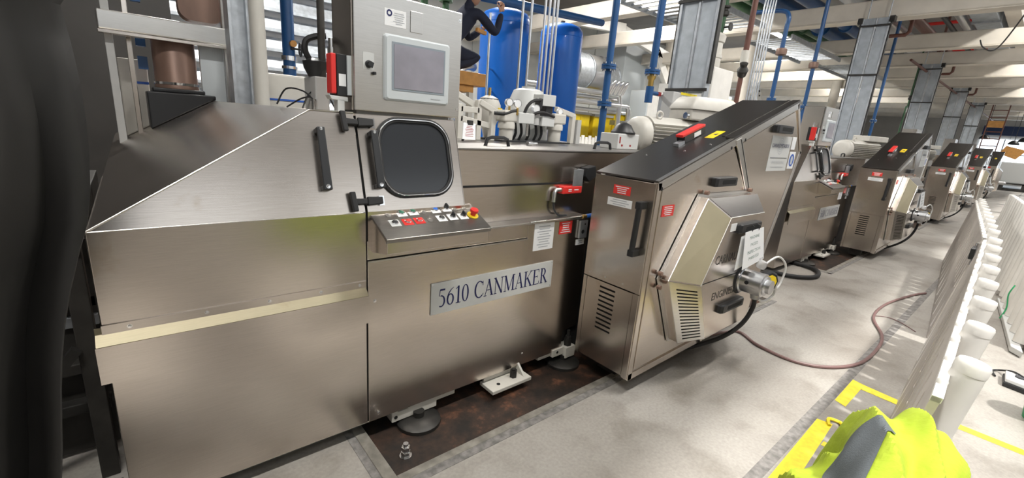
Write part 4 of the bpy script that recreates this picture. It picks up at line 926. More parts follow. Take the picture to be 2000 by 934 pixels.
# ================================================================== TANKS AND CONDUITS
def tank(cx, cy, r, h, label):
    t = thing('air_receiver', label, 'tank', (cx, cy, 0), 'blue air receivers')
    mk('shell', MB().lathe((cx, cy, .25), (0, 0, 1), [(.02, -.06), (r*.6, -.04), (r*.92, .03), (r, .14), (r, h-.42), (r*.97, h-.36), (r*.86, h-.30), (r*.62, h-.26), (r*.3, h-.245), (0, h-.24)], n=48), 'blue_tank', t, smooth=True)
    for z in (.45, 1.55, h-.22): mk('weld_seam', MB().lathe((cx, cy, z), (0, 0, 1), [(r+.001, 0), (r+.005, .006), (r+.001, .012)], n=48), 'blue_tank', t, smooth=True)
    for k in range(3):
        a = 2*math.pi*k/3+.5; mk('leg', B(cx+math.cos(a)*r*.8-.04, cx+math.cos(a)*r*.8+.04, cy+math.sin(a)*r*.8-.04, cy+math.sin(a)*r*.8+.04, 0, .42), 'blue_tank', t)
    mk('top_nozzle', MB().cyl((cx, cy, h), (cx, cy, h+.06), .035), 'dark_iron', t, smooth=True)
tank(3.92, 4.10, .39, 3.27, 'tall blue air receiver tank nearer the control cabinet')
tank(5.13, 4.05, .365, 3.28, 'tall blue air receiver tank on the right, nearer the silver ducts')
tp_ = thing('gauge_pipe', 'thin silver level pipe beside the left blue tank', 'pipe', (3.42, 3.92, 0))
mk('pipe_run', MB().cyl((3.40, 3.80, 0), (3.40, 3.80, 3.1), .018), 'silver_pipe', tp_, smooth=True)
for z in (2.05, 2.35, 1.8): mk('branch', MB().cyl((3.40, 3.80, z), (3.575, 3.92, z), .014), 'silver_pipe', tp_, smooth=True)
for i, (x0, x1) in enumerate(((2.163, 2.151), (2.269, 2.264), (2.431, 2.447), (2.495, 2.50), (2.553, 2.562), (2.600, 2.611))):
    one('conduit', MB().cyl(((x0+x1)/2, 1.6, 1.35), ((x0+x1)/2, 1.6, 5.5), .0125, n=10), 'silver_pipe', '%s thin silver conduit from the left in front of the blue tanks' % ordn[i], 'conduit', 'thin conduits in front of the tanks', smooth=True)
one('conduit_stand', MB().box(2.10, 2.66, 1.58, 1.66, 1.30, 1.36).box(2.14, 2.18, 1.6, 1.64, 0, 1.30).box(2.58, 2.62, 1.6, 1.64, 0, 1.30), 'grey_paint', 'grey bracket stand carrying the thin silver conduits', 'stand')
# blue drop pipes with flanges and valves
def drop(x, y, z0, z1, label, fl=(), valve=False, r=.032, bend=False):
    t = thing('drop_pipe', label, 'pipe', (x, y, z0), 'blue drop pipes')
    mk('pipe_run', MB().cyl((x, y, z0), (x, y, z1), r, n=16), 'blue_pipe', t, smooth=True)
    for z in fl:
        f_ = mk('flange', MB().cyl((x, y, z-.022), (x, y, z-.002), r*2.1, n=18).cyl((x, y, z+.002), (x, y, z+.022), r*2.1, n=18), 'blue_pipe', t, smooth=True)
        for k in range(6):
            a = 2*math.pi*k/6; mk('bolt', MB().cyl((x+r*1.6*math.cos(a), y+r*1.6*math.sin(a), z-.04), (x+r*1.6*math.cos(a), y+r*1.6*math.sin(a), z+.04), .007, n=6), 'silver_pipe', f_)
    if bend: mk('bend', MB().tube([(x, y, z1-.02), (x, y, z1+.10), (x+.03, y+.12, z1+.2), (x+.08, y+.6, z1+.24)], r, n=12, sub=4), 'blue_pipe', t, smooth=True)
    if valve:
        v = mk('valve', MB().lathe((x, y, z0-.06), (0, 0, 1), [(r*.8, -.10), (r*.8, -.02), (r*1.2, 0), (r*1.2, .05), (r, .06)], n=16), 'brass', t, smooth=True)
        mk('tee', MB().cyl((x, y, z0-.30), (x, y, z0-.14), r*1.1).cyl((x, y, z0-.2), (x+.14, y, z0-.2), r*.6), 'blue_pipe', v, smooth=True)
        mk('lever', MB().bar((x+.14, y, z0-.2), (x+.20, y, z0-.2), .03, .04).bar((x+.16, y, z0-.2), (x+.16, y, z0-.06), .02, .012), 'red_dark', v)
    return t
drop(2.70, .95, 0, 4.5, 'blue drop pipe left of the nearest motor, standing behind the press', (1.83, 2.16))
drop(3.40, .95, 2.20, 5.6, 'short blue drop pipe ending in a valve in front of grey tray column', (2.20,), True, .036)
drop(7.10, 1.2, 1.453, 3.36, 'blue drop pipe with a bend behind the first guard, left one', (2.25, 2.95), bend=True)
drop(8.58, 1.2, 1.453, 4.5, 'blue drop pipe behind the first guard, right one', (2.25, 2.95))
drop(12.55, 1.0, 1.586, 4.5, 'blue drop pipe right of the second tray column', (2.25,))
for x in (7.10, 8.58):
    one('pipe_clamp', MB().lathe((x, 1.2, 2.90), (0, 0, 1), [(.034, 0), (.075, .015), (.08, .06), (.075, .10), (.034, .115)], n=14), 'bronze', 'bronze coupling on the %s blue drop pipe behind the first guard' % ('left' if x < 8 else 'right'), 'coupling', smooth=True)
# brown and green pipes right of the first tray column
t = thing('drop_pipe', 'dark brown vertical pipe right of the white dosing unit', 'pipe', (5.48, 1.0, 1.9)); mk('pipe_run', MB().cyl((5.48, 1.0, 2.5), (5.48, 1.0, 4.6), .035), 'brown_pipe', t, smooth=True); mk('lower_run', MB().cyl((5.48, 1, 1.34), (5.48, 1, 2.5), .03), 'brown_pipe', t, smooth=True); mk('valve', MB().lathe((5.45, .98, 2.45), (-.6, -.3, 1), [(.05, -.05), (.06, 0), (.07, .03), (.04, .08), (.05, .12), (0, .13)], n=14), 'dark_iron', t, smooth=True); mk('cap_joint', MB().cyl((5.48, 1, 2.56), (5.48, 1, 2.72), .05), 'white_paint', t, smooth=True)
for i, (x, y) in enumerate(((5.42, 1.34), (11.5, 1.34), (17.6, 1.34))):
    t = thing('green_drop', 'dark green pipe with valve dropping beside the %s tray column' % ordn[i], 'pipe', (x, y, 2.2), 'dark green drop pipes')
    mk('pipe_run', MB().tube([(x, y, 4.6), (x, y, 3.0), (x-.02, y, 2.94), (x-.18, y, 2.94), (x-.2, y, 2.9), (x-.2, y, 1.6)], .024, n=10), 'green_pipe', t, smooth=True)
    mk('valve', MB().lathe((x, y, 3.15), (0, 0, 1), [(.03, 0), (.05, .02), (.05, .06), (.03, .08), (.03, .10), (.055, .11), (.055, .13), (0, .13)], n=14), 'dark_iron', t, smooth=True)
    mk('hand_wheel', MB().cyl((x, y-.02, 3.02), (x, y-.10, 3.02), .012).cyl((x, y-.10, 3.02), (x, y-.115, 3.02), .05), 'dark_iron', t, smooth=True)
    mk('gauge_glass', MB().cyl((x+.03, y, 2.80), (x+.03, y, 2.94), .02), 'clear', t, smooth=True)
k = 0
for base in (6.33, 12.0):
    for j in range(5):
        one('conduit', MB().cyl((base+j*.085, 1.25, 1.587), (base+j*.085, 1.25, 5.5), .0115, n=8), 'galv', '%s thin conduit from the left in the bundle behind the %s guard' % (ordn[j], 'first' if base < 9 else 'second'), 'conduit', 'conduit bundles behind the guards', smooth=True)

# ================================================================== CABLE TRAY COLUMNS
def tray(x, label, y=.83, z0=2.04):
    t = thing('tray_column', label, 'cable tray', (x, y, z0), 'grey vertical cable tray columns')
    for s in (-1, 1):
        mk('tray_cover', B(x, x+.03, y+s*.105-.085, y+s*.105+.085, z0, 3.97), 'tray_grey', t, bevel=.004)
        mk('side_rail', B(x-.02, x+.07, y+s*.205-.014, y+s*.205+.014, z0-.04, 3.97), 'galv', t, bevel=.003)
        mk('slot_strip', B(x-.01, x+.05, y+s*.232-.007, y+s*.232+.007, z0+.1, 3.9), 'dark_iron', t)
        mk('roof_hanger', MB().cyl((x+.06, y+s*.16, 3.9), (x+.06, y+s*.16, 4.6), .010), 'galv', t, smooth=True)
        mk('bracket', B(x-.05, x+.09, y+s*.24-.04, y+s*.24+.04, 3.88, 3.98), 'dark_iron', t, bevel=.004)
        mk('floor_leg', B(x, x+.06, y+s*.20-.02, y+s*.20+.02, 0, z0), 'galv', t)
    mk('centre_strip', B(x-.012, x+.02, y-.013, y+.013, z0, 3.97), 'galv', t, bevel=.003)
    for z in (z0+.02, 2.95, 3.82): mk('cross_clamp', B(x-.035, x-.015, y-.24, y+.24, z, z+.03), 'dark_iron', t)
    return t
for i, x in enumerate((3.9, 10.1, 16.15, 22.25, 28.35)):
    tray(x, '%s grey vertical cable tray column from the camera' % ordn[i], z0=2.04 if i == 0 else 1.3)
ib = thing('isolator_box', 'grey isolator enclosure with black knob under the first tray column', 'enclosure', (3.85, .88, 1.6))
mk('case', B(3.58, 4.12, .78, .91, 1.62, 2.03), 'grey_paint', ib, bevel=.008)
mk('knob', MB().lathe((3.82, .78, 1.86), (0, -1, 0), [(.06, 0), (.06, .02), (.035, .03), (.035, .06), (0, .06)], n=20), 'black', ib, smooth=True)
mk('small_knob', MB().cyl((3.65, .78, 1.86), (3.65, .765, 1.86), .03), 'ink_navy', ib, smooth=True)
mk('label', B(3.74, 3.98, .7785, .78, 1.95, 2.0), 'paper', ib)
mk('number_label', B(3.72, 4.05, .7785, .78, 2.01, 2.035), 'yellow_tape', ib)
mk('number', text_mb('3', .03, lambda x, y, e: (4.0+x, .7775, 2.022+y)), 'ink', ib)
mk('mount', B(3.62, 3.68, .91, .97, 0, 2.0).box(4.02, 4.08, .91, .97, 0, 2.0), 'galv', ib)
du = thing('dosing_unit', 'white boxed unit with round white drum on top, right of first tray column', 'machine', (5.0, 1.1, 0))
mk('case', B(4.66, 5.16, .95, 1.45, 1.2, 2.42), 'plastic_white', du, bevel=.01)
mk('drum', MB().lathe((4.86, 1.2, 2.42), (0, 0, 1), [(.17, 0), (.18, .02), (.18, .12), (.19, .13), (.19, .16), (.18, .17), (.175, .30), (.19, .31), (.20, .38), (.17, .41), (0, .42)], n=28), 'white_paint', du, smooth=True)
for a in (-2.4, -1.9, -1.4): mk('drum_slot', MB().bar((4.86+.178*math.cos(a), 1.2+.178*math.sin(a), 2.60), (4.86+.178*math.cos(a), 1.2+.178*math.sin(a), 2.66), .02, .012), 'black', du)
mk('stand', B(4.69, 5.13, 1.0, 1.4, 0, 1.2), 'grey_paint', du)

# ================================================================== FAR BACKGROUND (behind the tanks)
for i, (x, h) in enumerate(((9.85, 2.0), (11.0, 1.98), (12.05, 2.12), (13.2, 2.2))):
    t = thing('yellow_cabinet', '%s yellow safety cabinet from the left by the far wall' % ordn[i], 'cabinet', (x+.4, 8.4, 0), 'yellow cabinets by the far wall')
    mk('body', B(x, x+.95, 8.1, 8.7, .1, h), 'yellow', t, bevel=.01)
    for s in (0, 1): mk('door', B(x+.02+s*.465, x+.465+s*.465, 8.085, 8.1, .15, h-.05), 'yellow', t, bevel=.004)
    mk('top_lid', B(x-.02, x+.97, 8.05, 8.72, h, h+.08), 'grey_paint', t); mk('plinth', B(x, x+.95, 8.12, 8.7, 0, .1), 'black', t)
t = thing('picket_barrier', 'white picket barrier far behind, in front of the yellow cabinets', 'barrier', (10, 7.4, 0))
for j in range(30): mk('picket', B(8.6+j*.16, 8.70+j*.16, 7.38, 7.42, 0, 1.32+.05*(j % 2)), 'plastic_white', t)
mk('rail', B(8.5, 13.4, 7.42, 7.45, .2, 1.25), 'plastic_white', t)
t = thing('silver_duct', 'big silver round-elbow ventilation duct by the far wall', 'duct', (9.8, 7.5, 2.7))
mk('elbow', MB().lathe((9.05, 7.6, 3.2), (1, 0, 0), [(.50, 0), (.50, .55), (.52, .56), (.52, .60), (.50, .61)], n=32), 'galv', t, smooth=True)
mk('duct_run', MB().lathe((9.70, 7.6, 3.2), (1, 0, 0), [(.50, 0), (.50, .62), (.52, .63), (.52, .67), (.42, .68)], n=32), 'silver_pipe', t, smooth=True)
mk('end_cone', MB().lathe((10.40, 7.6, 3.1), (1, 0, 0), [(.42, 0), (.42, .55), (.46, .56), (.30, .60), (0, .60)], n=32), 'galv', t, smooth=True)
mk('lower_box', B(8.9, 9.7, 7.42, 7.9, 2.45, 2.9), 'galv', t)
for i, (z, y) in enumerate(((2.62, 7.14), (2.48, 7.32), (2.32, 7.14), (2.12, 7.32))):
    one('process_pipe', MB().tube([(7.0, y, z), (10.8+.25*i, y, z+.02), (10.95+.25*i, y, z), (11.02+.25*i, y, z-.2), (11.02+.25*i, y, 0.0)], .055 if i % 2 else .075, n=12), 'silver_pipe', 'insulated silver process pipe by the far wall, %s from the top' % ordn[i], 'pipe', 'silver process pipes', smooth=True)
t = thing('valve_cluster', 'cluster of small silver valves between the far pipes and blue drop pipe', 'valve', (10.6, 6.9, 2.5))
for j in range(4): mk('valve', MB().tube([(10.2+j*.2, 7.05, 2.64), (10.2+j*.2, 6.85, 2.9), (10.3+j*.2, 6.85, 2.95), (10.36+j*.2, 7.05, 2.66)], .05, n=10, sub=3), 'silver_pipe', t, smooth=True)
one('vent_stack', B(12.9, 14.3, 8.6, 9.2, 2.25, 5.0), 'bezel_grey', 'pale grey rectangular vent stack by the far wall', 'duct', bevel=.01)
for i, (x, y, r, lab) in enumerate(((14.6, 8.0, .13, 'cream round column right of pale vent stack'), (13.6, 4.6, .17, 'cream round column behind the first guard'), (22.0, 4.6, .17, 'cream round column behind the second guard'))):
    t = thing('cream_column', lab, 'column', (x, y, 0), 'cream columns')
    mk('shaft', MB().cyl((x, y, 0), (x, y, 5.6), r, n=24), 'beam_paint', t, smooth=True); mk('base_plate', B(x-r*1.6, x+r*1.6, y-r*1.6, y+r*1.6, 0, .03), 'grey_paint', t)
for i, (a, b, lab) in enumerate((((11.6, 7.8, 4.65), (15.2, 7.8, 4.1), 'white diagonal roof brace with bolts left of tray column'), ((8.2, 7.8, 4.5), (11.6, 7.8, 4.72), 'white roof beam with bolts above the right blue tank'), ((13.2, 7.8, 4.6), (15.0, 7.8, 2.9), 'white steep roof brace with bolts by the vent stack'), ((15.0, 4.9, 3.4), (16.2, 4.9, 2.0), 'white slanted brace behind the second control cabinet'))):
    t = thing('roof_brace', lab, 'brace', a, 'white roof braces')
    mk('member', MB().bar(a, b, .18, .30), 'plastic_white', t, bevel=.01)
    A_, B_ = V(a), V(b)
    for j in range(4):
        p = A_.lerp(B_, .08+.05*j); mk('bolt', MB().cyl(p+V((0, -.10, .03*(-1)**j)), p+V((0, -.12, .03*(-1)**j)), .028, n=8), 'black', t)
one('fire_sign', B(13.5, 14.0, 8.55, 8.57, 1.95, 2.5), 'red', 'red fire equipment sign by the first tray column', 'sign')
mk('sign_picture', B(13.56, 13.74, 8.545, 8.55, 2.1, 2.4).box(13.8, 13.86, 8.545, 8.55, 2.05, 2.42), 'paper', bpy.data.objects['fire_sign'])
# yellow handrail and clutter behind the guards
t = thing('handrail', 'yellow handrail of the walkway behind the first guard', 'handrail', (16, 6.5, 0))
for z in (2.2, 2.6, 3.0): mk('rail', MB().cyl((15.0, 6.5, z), (30, 6.5, z), .025, n=8), 'yellow', t, smooth=True)
for j in range(10): mk('post', MB().cyl((15.1+j*1.6, 6.5, 0), (15.1+j*1.6, 6.5, 3.0), .025, n=8), 'yellow', t, smooth=True)
one('walkway', B(11.4, 30, 6.55, 7.75, 1.75, 1.9), 'galv', 'grey raised walkway behind the first guard', 'walkway')
for i, x in enumerate((12.4, 14.0, 17.2, 19.3, 22.5, 26.0)):
    h = random.uniform(.8, 1.6)
    t = thing('process_cabinet', '%s pale equipment cabinet from the left on the walkway' % ordn[i], 'cabinet', (x+.5, 7.4, 1.9), 'pale cabinets on the walkway')
    mk('body', B(x, x+1.1, 7.1, 7.8, 1.9, 1.9+h), 'plastic_white' if i % 2 else 'bezel_grey', t, bevel=.01); mk('door', B(x+.06, x+.54, 7.085, 7.1, 1.95, 1.85+h), 'plastic_white', t); mk('door', B(x+.56, x+1.04, 7.085, 7.1, 1.95, 1.85+h), 'plastic_white', t)
for i in range(4):
    x = 15.0+i*5.5
    w_ = struct('window_%d' % (i+2), B(x, x+2.2, 10.93, 10.96, 1.6, 3.4), 'window_glow')
    struct('window_frame', B(x-.05, x+2.25, 10.88, 10.93, 3.4, 3.48).box(x-.05, x+2.25, 10.88, 10.93, 1.52, 1.6).box(x+1.07, x+1.13, 10.88, 10.93, 1.6, 3.4), 'grey_paint', w_)
# far ladder, hanging lamps and hanging panel
t = thing('access_ladder', 'brown access ladder hanging near the far end of the line', 'ladder', (28.5, .25, 2.0))
for y in (.45, -.10): mk('stile', MB().bar((29.9, y, 1.7), (29.9, y, 5.6), .06, .04, (0, 1, 0)), 'brown_pipe', t)
for j in range(7): mk('rung', MB().cyl((29.9, -.10, 1.85+j*.32), (29.9, .45, 1.85+j*.32), .022, n=8), 'brown_pipe', t)
one('safety_board', B(29.80, 29.87, -.08, .43, 3.0, 3.3), 'orange_wood', 'small orange board on the far access ladder', 'board')
for i, (x, y, z) in enumerate(((33, .62, 2.55), (33, -.46, 2.35), (31, -.85, 2.45))):
    t = thing('pendant_lamp', 'black pendant lamp near the far window, %s from the left' % ordn[i], 'lamp', (x, y, z), 'black pendant lamps')
    mk('shade', MB().lathe((x, y, z), (0, 0, 1), [(.20, 0), (.21, .05), (.12, .18), (.04, .22), (0, .22)], n=18), 'black', t, smooth=True); mk('cord', MB().cyl((x, y, z+.2), (x, y, 5.6), .012, n=6), 'black', t)
tb2 = thing('tilted_board', 'orange tilted board hanging in front of the far window', 'board', (36, -.4, 1.65))
mk('board', MB().prism([(36, -.1, 2.35), (36, -.9, 2.15), (36, -.6, 1.65), (36, .1, 1.9)], (.05, 0, 0)), 'orange_wood', tb2)
for y, z in ((-.15, 2.32), (-.85, 2.15)): mk('hanging_wire', MB().cyl((36.02, y, z), (36.02, y, 5.6), .006, n=6), 'black', tb2)
one('pallet_wrap', B(35, 36, -1.3, .5, .4, 1.5), 'sign_grey', 'pale wrapped load at the far end of the aisle', 'load', bevel=.05)
one('floor_pallet', B(34.9, 36.1, -1.4, .6, 0, .14).box(34.9, 36.1, -1.4, -1.2, .14, .4).box(34.9, 36.1, .4, .6, .14, .4).box(34.9, 36.1, -.5, -.3, .14, .4).box(34.9, 36.1, -1.4, .6, .36, .4), 'dark_iron', 'dark pallet under the wrapped load at the aisle end', 'pallet')
one('hanging_cable', MB().tube([(13.2, -.3, 4.0), (12.6, -.45, 3.75), (11.5, -.75, 3.55), (10.5, -1.05, 3.95)], .012, n=6, sub=8), 'black', 'thin black cable sagging between the ceiling beams', 'cable', smooth=True)
one('trunking_pipe', MB().cyl((14.0, .9, 3.78), (40, .9, 3.78), .03, n=8), 'brown_pipe', 'thin brown pipe under the beams along the tray columns', 'pipe', smooth=True)
for i, x in enumerate((11.1, 17.1, 23.1)):
    one('cranked_pipe', MB().tube([(x, .9, 5.6), (x, .9, 4.2), (x, .85, 4.15), (x, .55, 4.15), (x, .5, 4.1), (x, .5, 3.88), (x, .55, 3.82), (x, .95, 3.82)], .035, n=10), 'brown_pipe', 'short cranked brown pipe beside the top of the %s tray column' % ordn[i+1], 'pipe', 'cranked brown pipes', smooth=True)

# ================================================================== PERSON on the podium behind the control cabinet
pod = thing('work_podium', 'orange podium steps behind the control cabinet with a worker on it', 'podium', (2.3, 3.05, 0))
mk('deck', B(1.75, 2.615, 2.75, 3.45, 1.985, 2.135), 'orange_wood', pod, bevel=.006)
mk('deck_beam', B(1.80, 2.46, 2.78, 3.42, 1.905, 1.985), 'orange_wood', pod, bevel=.006)
for x in (1.80, 2.42):
    for y in (2.80, 3.40): mk('leg', B(x-.03, x+.03, y-.03, y+.03, 0, 1.905), 'white_paint', pod)
mk('guard_post', MB().bar((2.475, 2.80, 2.135), (2.475, 2.80, 3.15), .045, .045), 'orange_wood', pod)
mk('guard_rail', MB().bar((2.475, 2.80, 2.62), (2.62, 2.82, 2.60), .04, .04), 'orange_wood', pod)
mk('guard_post', MB().bar((1.80, 2.80, 2.135), (1.80, 2.80, 3.15), .045, .045), 'orange_wood', pod)
mk('top_rail', MB().bar((1.78, 2.80, 3.12), (2.50, 2.80, 3.12), .045, .045), 'orange_wood', pod)

def skin_body(name, joints, edges, m, parent, sub=2):
    me = bpy.data.meshes.new(name); keys = list(joints)
    off = origin(parent)
    me.from_pydata([V(joints[k][0])-off for k in keys], [(keys.index(a), keys.index(b)) for a, b in edges], [])
    me.materials.append(MATS[m])
    o = bpy.data.objects.new(name, me); col.objects.link(o); o.parent = parent
    md_ = o.modifiers.new('skin', 'SKIN'); md_.use_smooth_shade = True
    for i, k in enumerate(keys):
        r = joints[k][1]; r = r if isinstance(r, tuple) else (r, r)
        me.skin_vertices[0].data[i].radius = r; me.skin_vertices[0].data[i].use_root = (i == 0)
    sb = o.modifiers.new('sub', 'SUBSURF'); sb.levels = sub; sb.render_levels = sub
    return o
per = thing('person', 'person in dark navy workwear kneeling on orange podium, one arm raised to a pipe', 'person', (2.3, 3.05, 2.135))
J = {'pelvis': ((2.26, 3.08, 2.36), (.15, .13)), 'waist': ((2.30, 3.06, 2.50), (.14, .11)), 'chest': ((2.42, 3.03, 2.72), (.17, .12)), 'neckb': ((2.49, 3.02, 2.86), (.09, .08)), 'neck': ((2.51, 3.02, 2.92), .052), 'skull': ((2.535, 3.01, 3.0), .06),
     'shR': ((2.53, 2.86, 2.82), .066), 'elR': ((2.79, 2.84, 2.62), .056), 'wrR': ((2.875, 2.86, 2.88), .036),
     'shL': ((2.50, 3.20, 2.82), .066), 'elL': ((2.66, 3.24, 2.58), .055), 'wrL': ((2.80, 3.18, 2.70), .036),
     'hipR': ((2.32, 2.97, 2.33), .105), 'knR': ((2.62, 2.93, 2.33), .080), 'anR': ((2.32, 2.95, 2.20), .05), 'toR': ((2.16, 2.95, 2.175), .038),
     'hipL': ((2.30, 3.18, 2.33), .105), 'knL': ((2.56, 3.22, 2.235), .078), 'anL': ((2.26, 3.22, 2.20), .05), 'toL': ((2.10, 3.22, 2.175), .038)}
E_ = [('pelvis', 'waist'), ('waist', 'chest'), ('chest', 'neckb'), ('neckb', 'neck'), ('neck', 'skull'), ('chest', 'shR'), ('shR', 'elR'), ('elR', 'wrR'), ('chest', 'shL'), ('shL', 'elL'), ('elL', 'wrL'),
      ('pelvis', 'hipR'), ('hipR', 'knR'), ('knR', 'anR'), ('anR', 'toR'), ('pelvis', 'hipL'), ('hipL', 'knL'), ('knL', 'anL'), ('anL', 'toL')]
skin_body('body', J, E_, 'navy_cloth', per)
hm = MB().lathe((2.55, 3.0, 2.93), (.12, 0, 1), [(.03, -.01), (.055, .01), (.078, .06), (.092, .12), (.095, .16), (.085, .21), (.055, .245), (0, .26)], n=24)
hd_ = mk('head', hm, 'skin', per, smooth=True)
mk('nose', MB().lathe((2.63, 2.985, 3.06), (1, -.2, -.3), [(.016, 0), (.014, .02), (.006, .035), (0, .036)], n=10), 'skin', hd_, smooth=True)
for s in (-1, 1):
    mk('eye', MB().lathe((2.632, 2.985+s*.032, 3.085), (1, -.1, 0), [(.010, 0), (.009, .006), (0, .009)], n=10), 'ink', hd_, smooth=True)
    mk('ear', MB().lathe((2.56, 3.0+s*.088, 3.06), (0, s, 0), [(.022, 0), (.026, .008), (.012, .016), (0, .016)], n=12), 'skin', hd_, smooth=True)
mk('mouth', MB().bar((2.636, 2.965, 3.018), (2.636, 3.005, 3.018), .006, .008), 'red_dark', hd_)
mk('hair', MB().lathe((2.54, 3.0, 3.08), (-.05, 0, 1), [(.099, -.03), (.101, .04), (.092, .075), (.06, .108), (0, .12)], n=24), 'hair', hd_, smooth=True)
def hand(wr, d, side, parent):
    wr = V(wr); d = V(d).normalized(); s = V(side).normalized(); n = d.cross(s)
    JJ = {'w': (wr-d*.015, .028), 'p': (wr+d*.045, (.036, .018))}; EE = [('w', 'p')]
    for i, (o_, L_) in enumerate(((-.030, .068), (-.010, .078), (.010, .074), (.029, .060))):
        b = wr+d*.075+s*o_; m1 = b+d*L_*.45+n*.010; m2 = m1+d*L_*.25+n*.030; m3 = m2+n*.028-d*.012
        for q, (pp, r) in enumerate(((b, .011), (m1, .0095), (m2, .009), (m3, .0075))):
            JJ['f%d%d' % (i, q)] = (pp, r); EE.append(('p' if q == 0 else 'f%d%d' % (i, q-1), 'f%d%d' % (i, q)))
    t0 = wr+d*.03-s*.035; t1 = t0+d*.035-s*.022+n*.012; t2 = t1+d*.025+n*.022
    for q, (pp, r) in enumerate(((t0, .013), (t1, .011), (t2, .009))):
        JJ['t%d' % q] = (pp, r); EE.append(('w' if q == 0 else 't%d' % (q-1), 't%d' % q))
    return skin_body('hand', JJ, EE, 'skin', parent, 2)
hand((2.88, 2.86, 2.89), (.05, .05, 1), (1, .1, 0), per); hand((2.81, 3.17, 2.715), (.6, -.3, .6), (0, 1, .3), per)
for i, (x, z) in enumerate(((2.30, 3.6), (2.62, 3.5))):
    t = thing('green_valve_pipe', 'green pipe with valves behind the podium, %s' % ('left one' if i == 0 else 'right one'), 'pipe', (x, 3.75, 0), 'green pipes behind the podium')
    mk('pipe_run', MB().cyl((x, 3.75, 0), (x, 3.75, 5), .045, n=14), 'green_pipe', t, smooth=True)
    for zz in (2.62, 2.85, 3.1): mk('flange', MB().cyl((x, 3.75, zz-.03), (x, 3.75, zz+.03), .09, n=16), 'green_pipe', t, smooth=True)
    mk('branch', MB().tube([(x, 3.75, 2.74), (x+.15, 3.65, 2.76), (x+.26, 3.62, 2.82)], .05, n=10, sub=3), 'green_pipe', t, smooth=True)
    for j in range(6):
        a = j*1.05; mk('bolt', MB().cyl((x+.075*math.cos(a), 3.66, 2.70+.06*math.sin(a)), (x+.075*math.cos(a), 3.64, 2.70+.06*math.sin(a)), .014, n=6), 'chrome', t)
one('process_pipe', MB().tube([(2.6, 3.5, 2.0), (2.75, 3.5, 2.25), (2.85, 3.5, 2.30), (3.0, 3.6, 2.30)], .06, n=12, sub=3).cyl((2.6, 3.5, 0), (2.6, 3.5, 2.02), .06), 'silver_pipe', 'silver bent pipe between the podium and left blue tank', 'pipe', smooth=True)
one('cross_pipe', MB().cyl((2.2, 3.05, 3.03), (5.5, 3.5, 3.32), .055), 'blue_pipe', 'light blue pipe above the left tank held by the worker', 'pipe', smooth=True)

# ================================================================== BARRIERS along the aisle
def barrier(name, label, x0, y0, ang, L, lean_deg, tubes_side=-1, n_t=6, H=1.0, foot=True):
    t = thing(name, label, 'barrier', (x0, y0, 0), 'plastic aisle barriers')
    ca, sa = math.cos(ang), math.sin(ang); tl = math.tan(math.radians(lean_deg))
    ux = V((ca, sa, 0)); uy = V((-sa, ca, 0))
    def P(u, v, z): return V((x0, y0, 0))+ux*u+uy*(v-tl*z)+V((0, 0, z))
    def bx(u0, u1, v0, v1, z0, z1):
        vs = [P(u, v, z) for z in (z0, z1) for v in (v0, v1) for u in (u0, u1)]
        return MB().add(vs, [(0,2,3,1),(4,5,7,6),(0,1,5,4),(2,6,7,3),(0,4,6,2),(1,3,7,5)])
    # panel with a row of vertical slots
    pm = MB(); n = int(L/.21); pw = L/n
    for i in range(n):
        u = i*pw
        for a, b, c, d_ in ((u, u+pw, .08, .50), (u, u+pw, .84, H-.03), (u, u+pw*.42, .50, .84), (u+pw*.60, u+pw, .50, .84)):
            m_ = bx(a, b, 0, .020, c, d_); pm.add(m_.v, m_.f)
    mk('panel', pm, 'plastic_shaded', t)
    sp = L/n_t
    for i in range(n_t):
        u = sp*(i+.5)
        tv = -.034 if tubes_side < 0 else .05
        c0, c1 = P(u, tv, .06), P(u, tv, H-.015); up = (c1-c0).normalized()
        tb_ = mk('tube', MB().lathe(c0, up, [(.060, 0), (.0395, H-.10), (.0395, H-.095), (.038, H-.05), (.037, H-.035), (0, H-.035)], n=24), 'plastic_white', t, smooth=True)
        mk('tube_cap', MB().lathe(c0+up*(H-.06), up, [(.0395, 0), (.040, .026), (.036, .034), (0, .036)], n=24), 'plastic_white', tb_, smooth=True)
    for i in range(n_t*2):
        u = sp*.5*(i+.5); a = P(u, .010, H-.03)
        mk('top_nub', MB().lathe(a, P(u, .010, H)-a, [(.013, 0), (.013, .010), (.008, .018), (0, .02)], n=12), 'plastic_white', t, smooth=True)
    b_ = bx(0, L, -.002, .021, H-.045, H-.028); mk('top_rail', b_, 'plastic_white', t)
    if foot:
        for u in (.25, L-.25):
            f_ = bx(u-.09, u+.09, -.36, .12, 0.0, .035); mk('foot', f_, 'plastic_shaded', t, bevel=.008)
    else:
        f_ = bx(.02, L-.02, -.14, .0205, 0.0, .08); mk('foot', f_, 'plastic_shaded', t, bevel=.008)
    return t, P
b1, P1 = barrier('aisle_barrier', 'white tubed plastic barrier nearest the camera, hi-vis jacket over its end', .82, -1.7204, math.radians(2.3), 3.52, 7.4, n_t=8, foot=False)
mk('low_end_panel', MB().prism([(.40, -1.737, .06), (.82, -1.72, .06), (.82, -1.83, .90), (.40, -1.85, .90)], (0, .018, 0)), 'plastic_shaded', b1)
mk('low_end_tube', MB().lathe((.60, -1.765, .0), (0, -.13, 1), [(.060, 0), (.042, .84), (.038, .87), (0, .872)], n=24), 'plastic_white', b1, smooth=True)
b2, P2 = barrier('aisle_barrier', 'second white tubed plastic barrier along the aisle, joined to the nearest one', 4.50, -1.567, math.radians(5.0), 4.4, 7.4, n_t=10, foot=False)
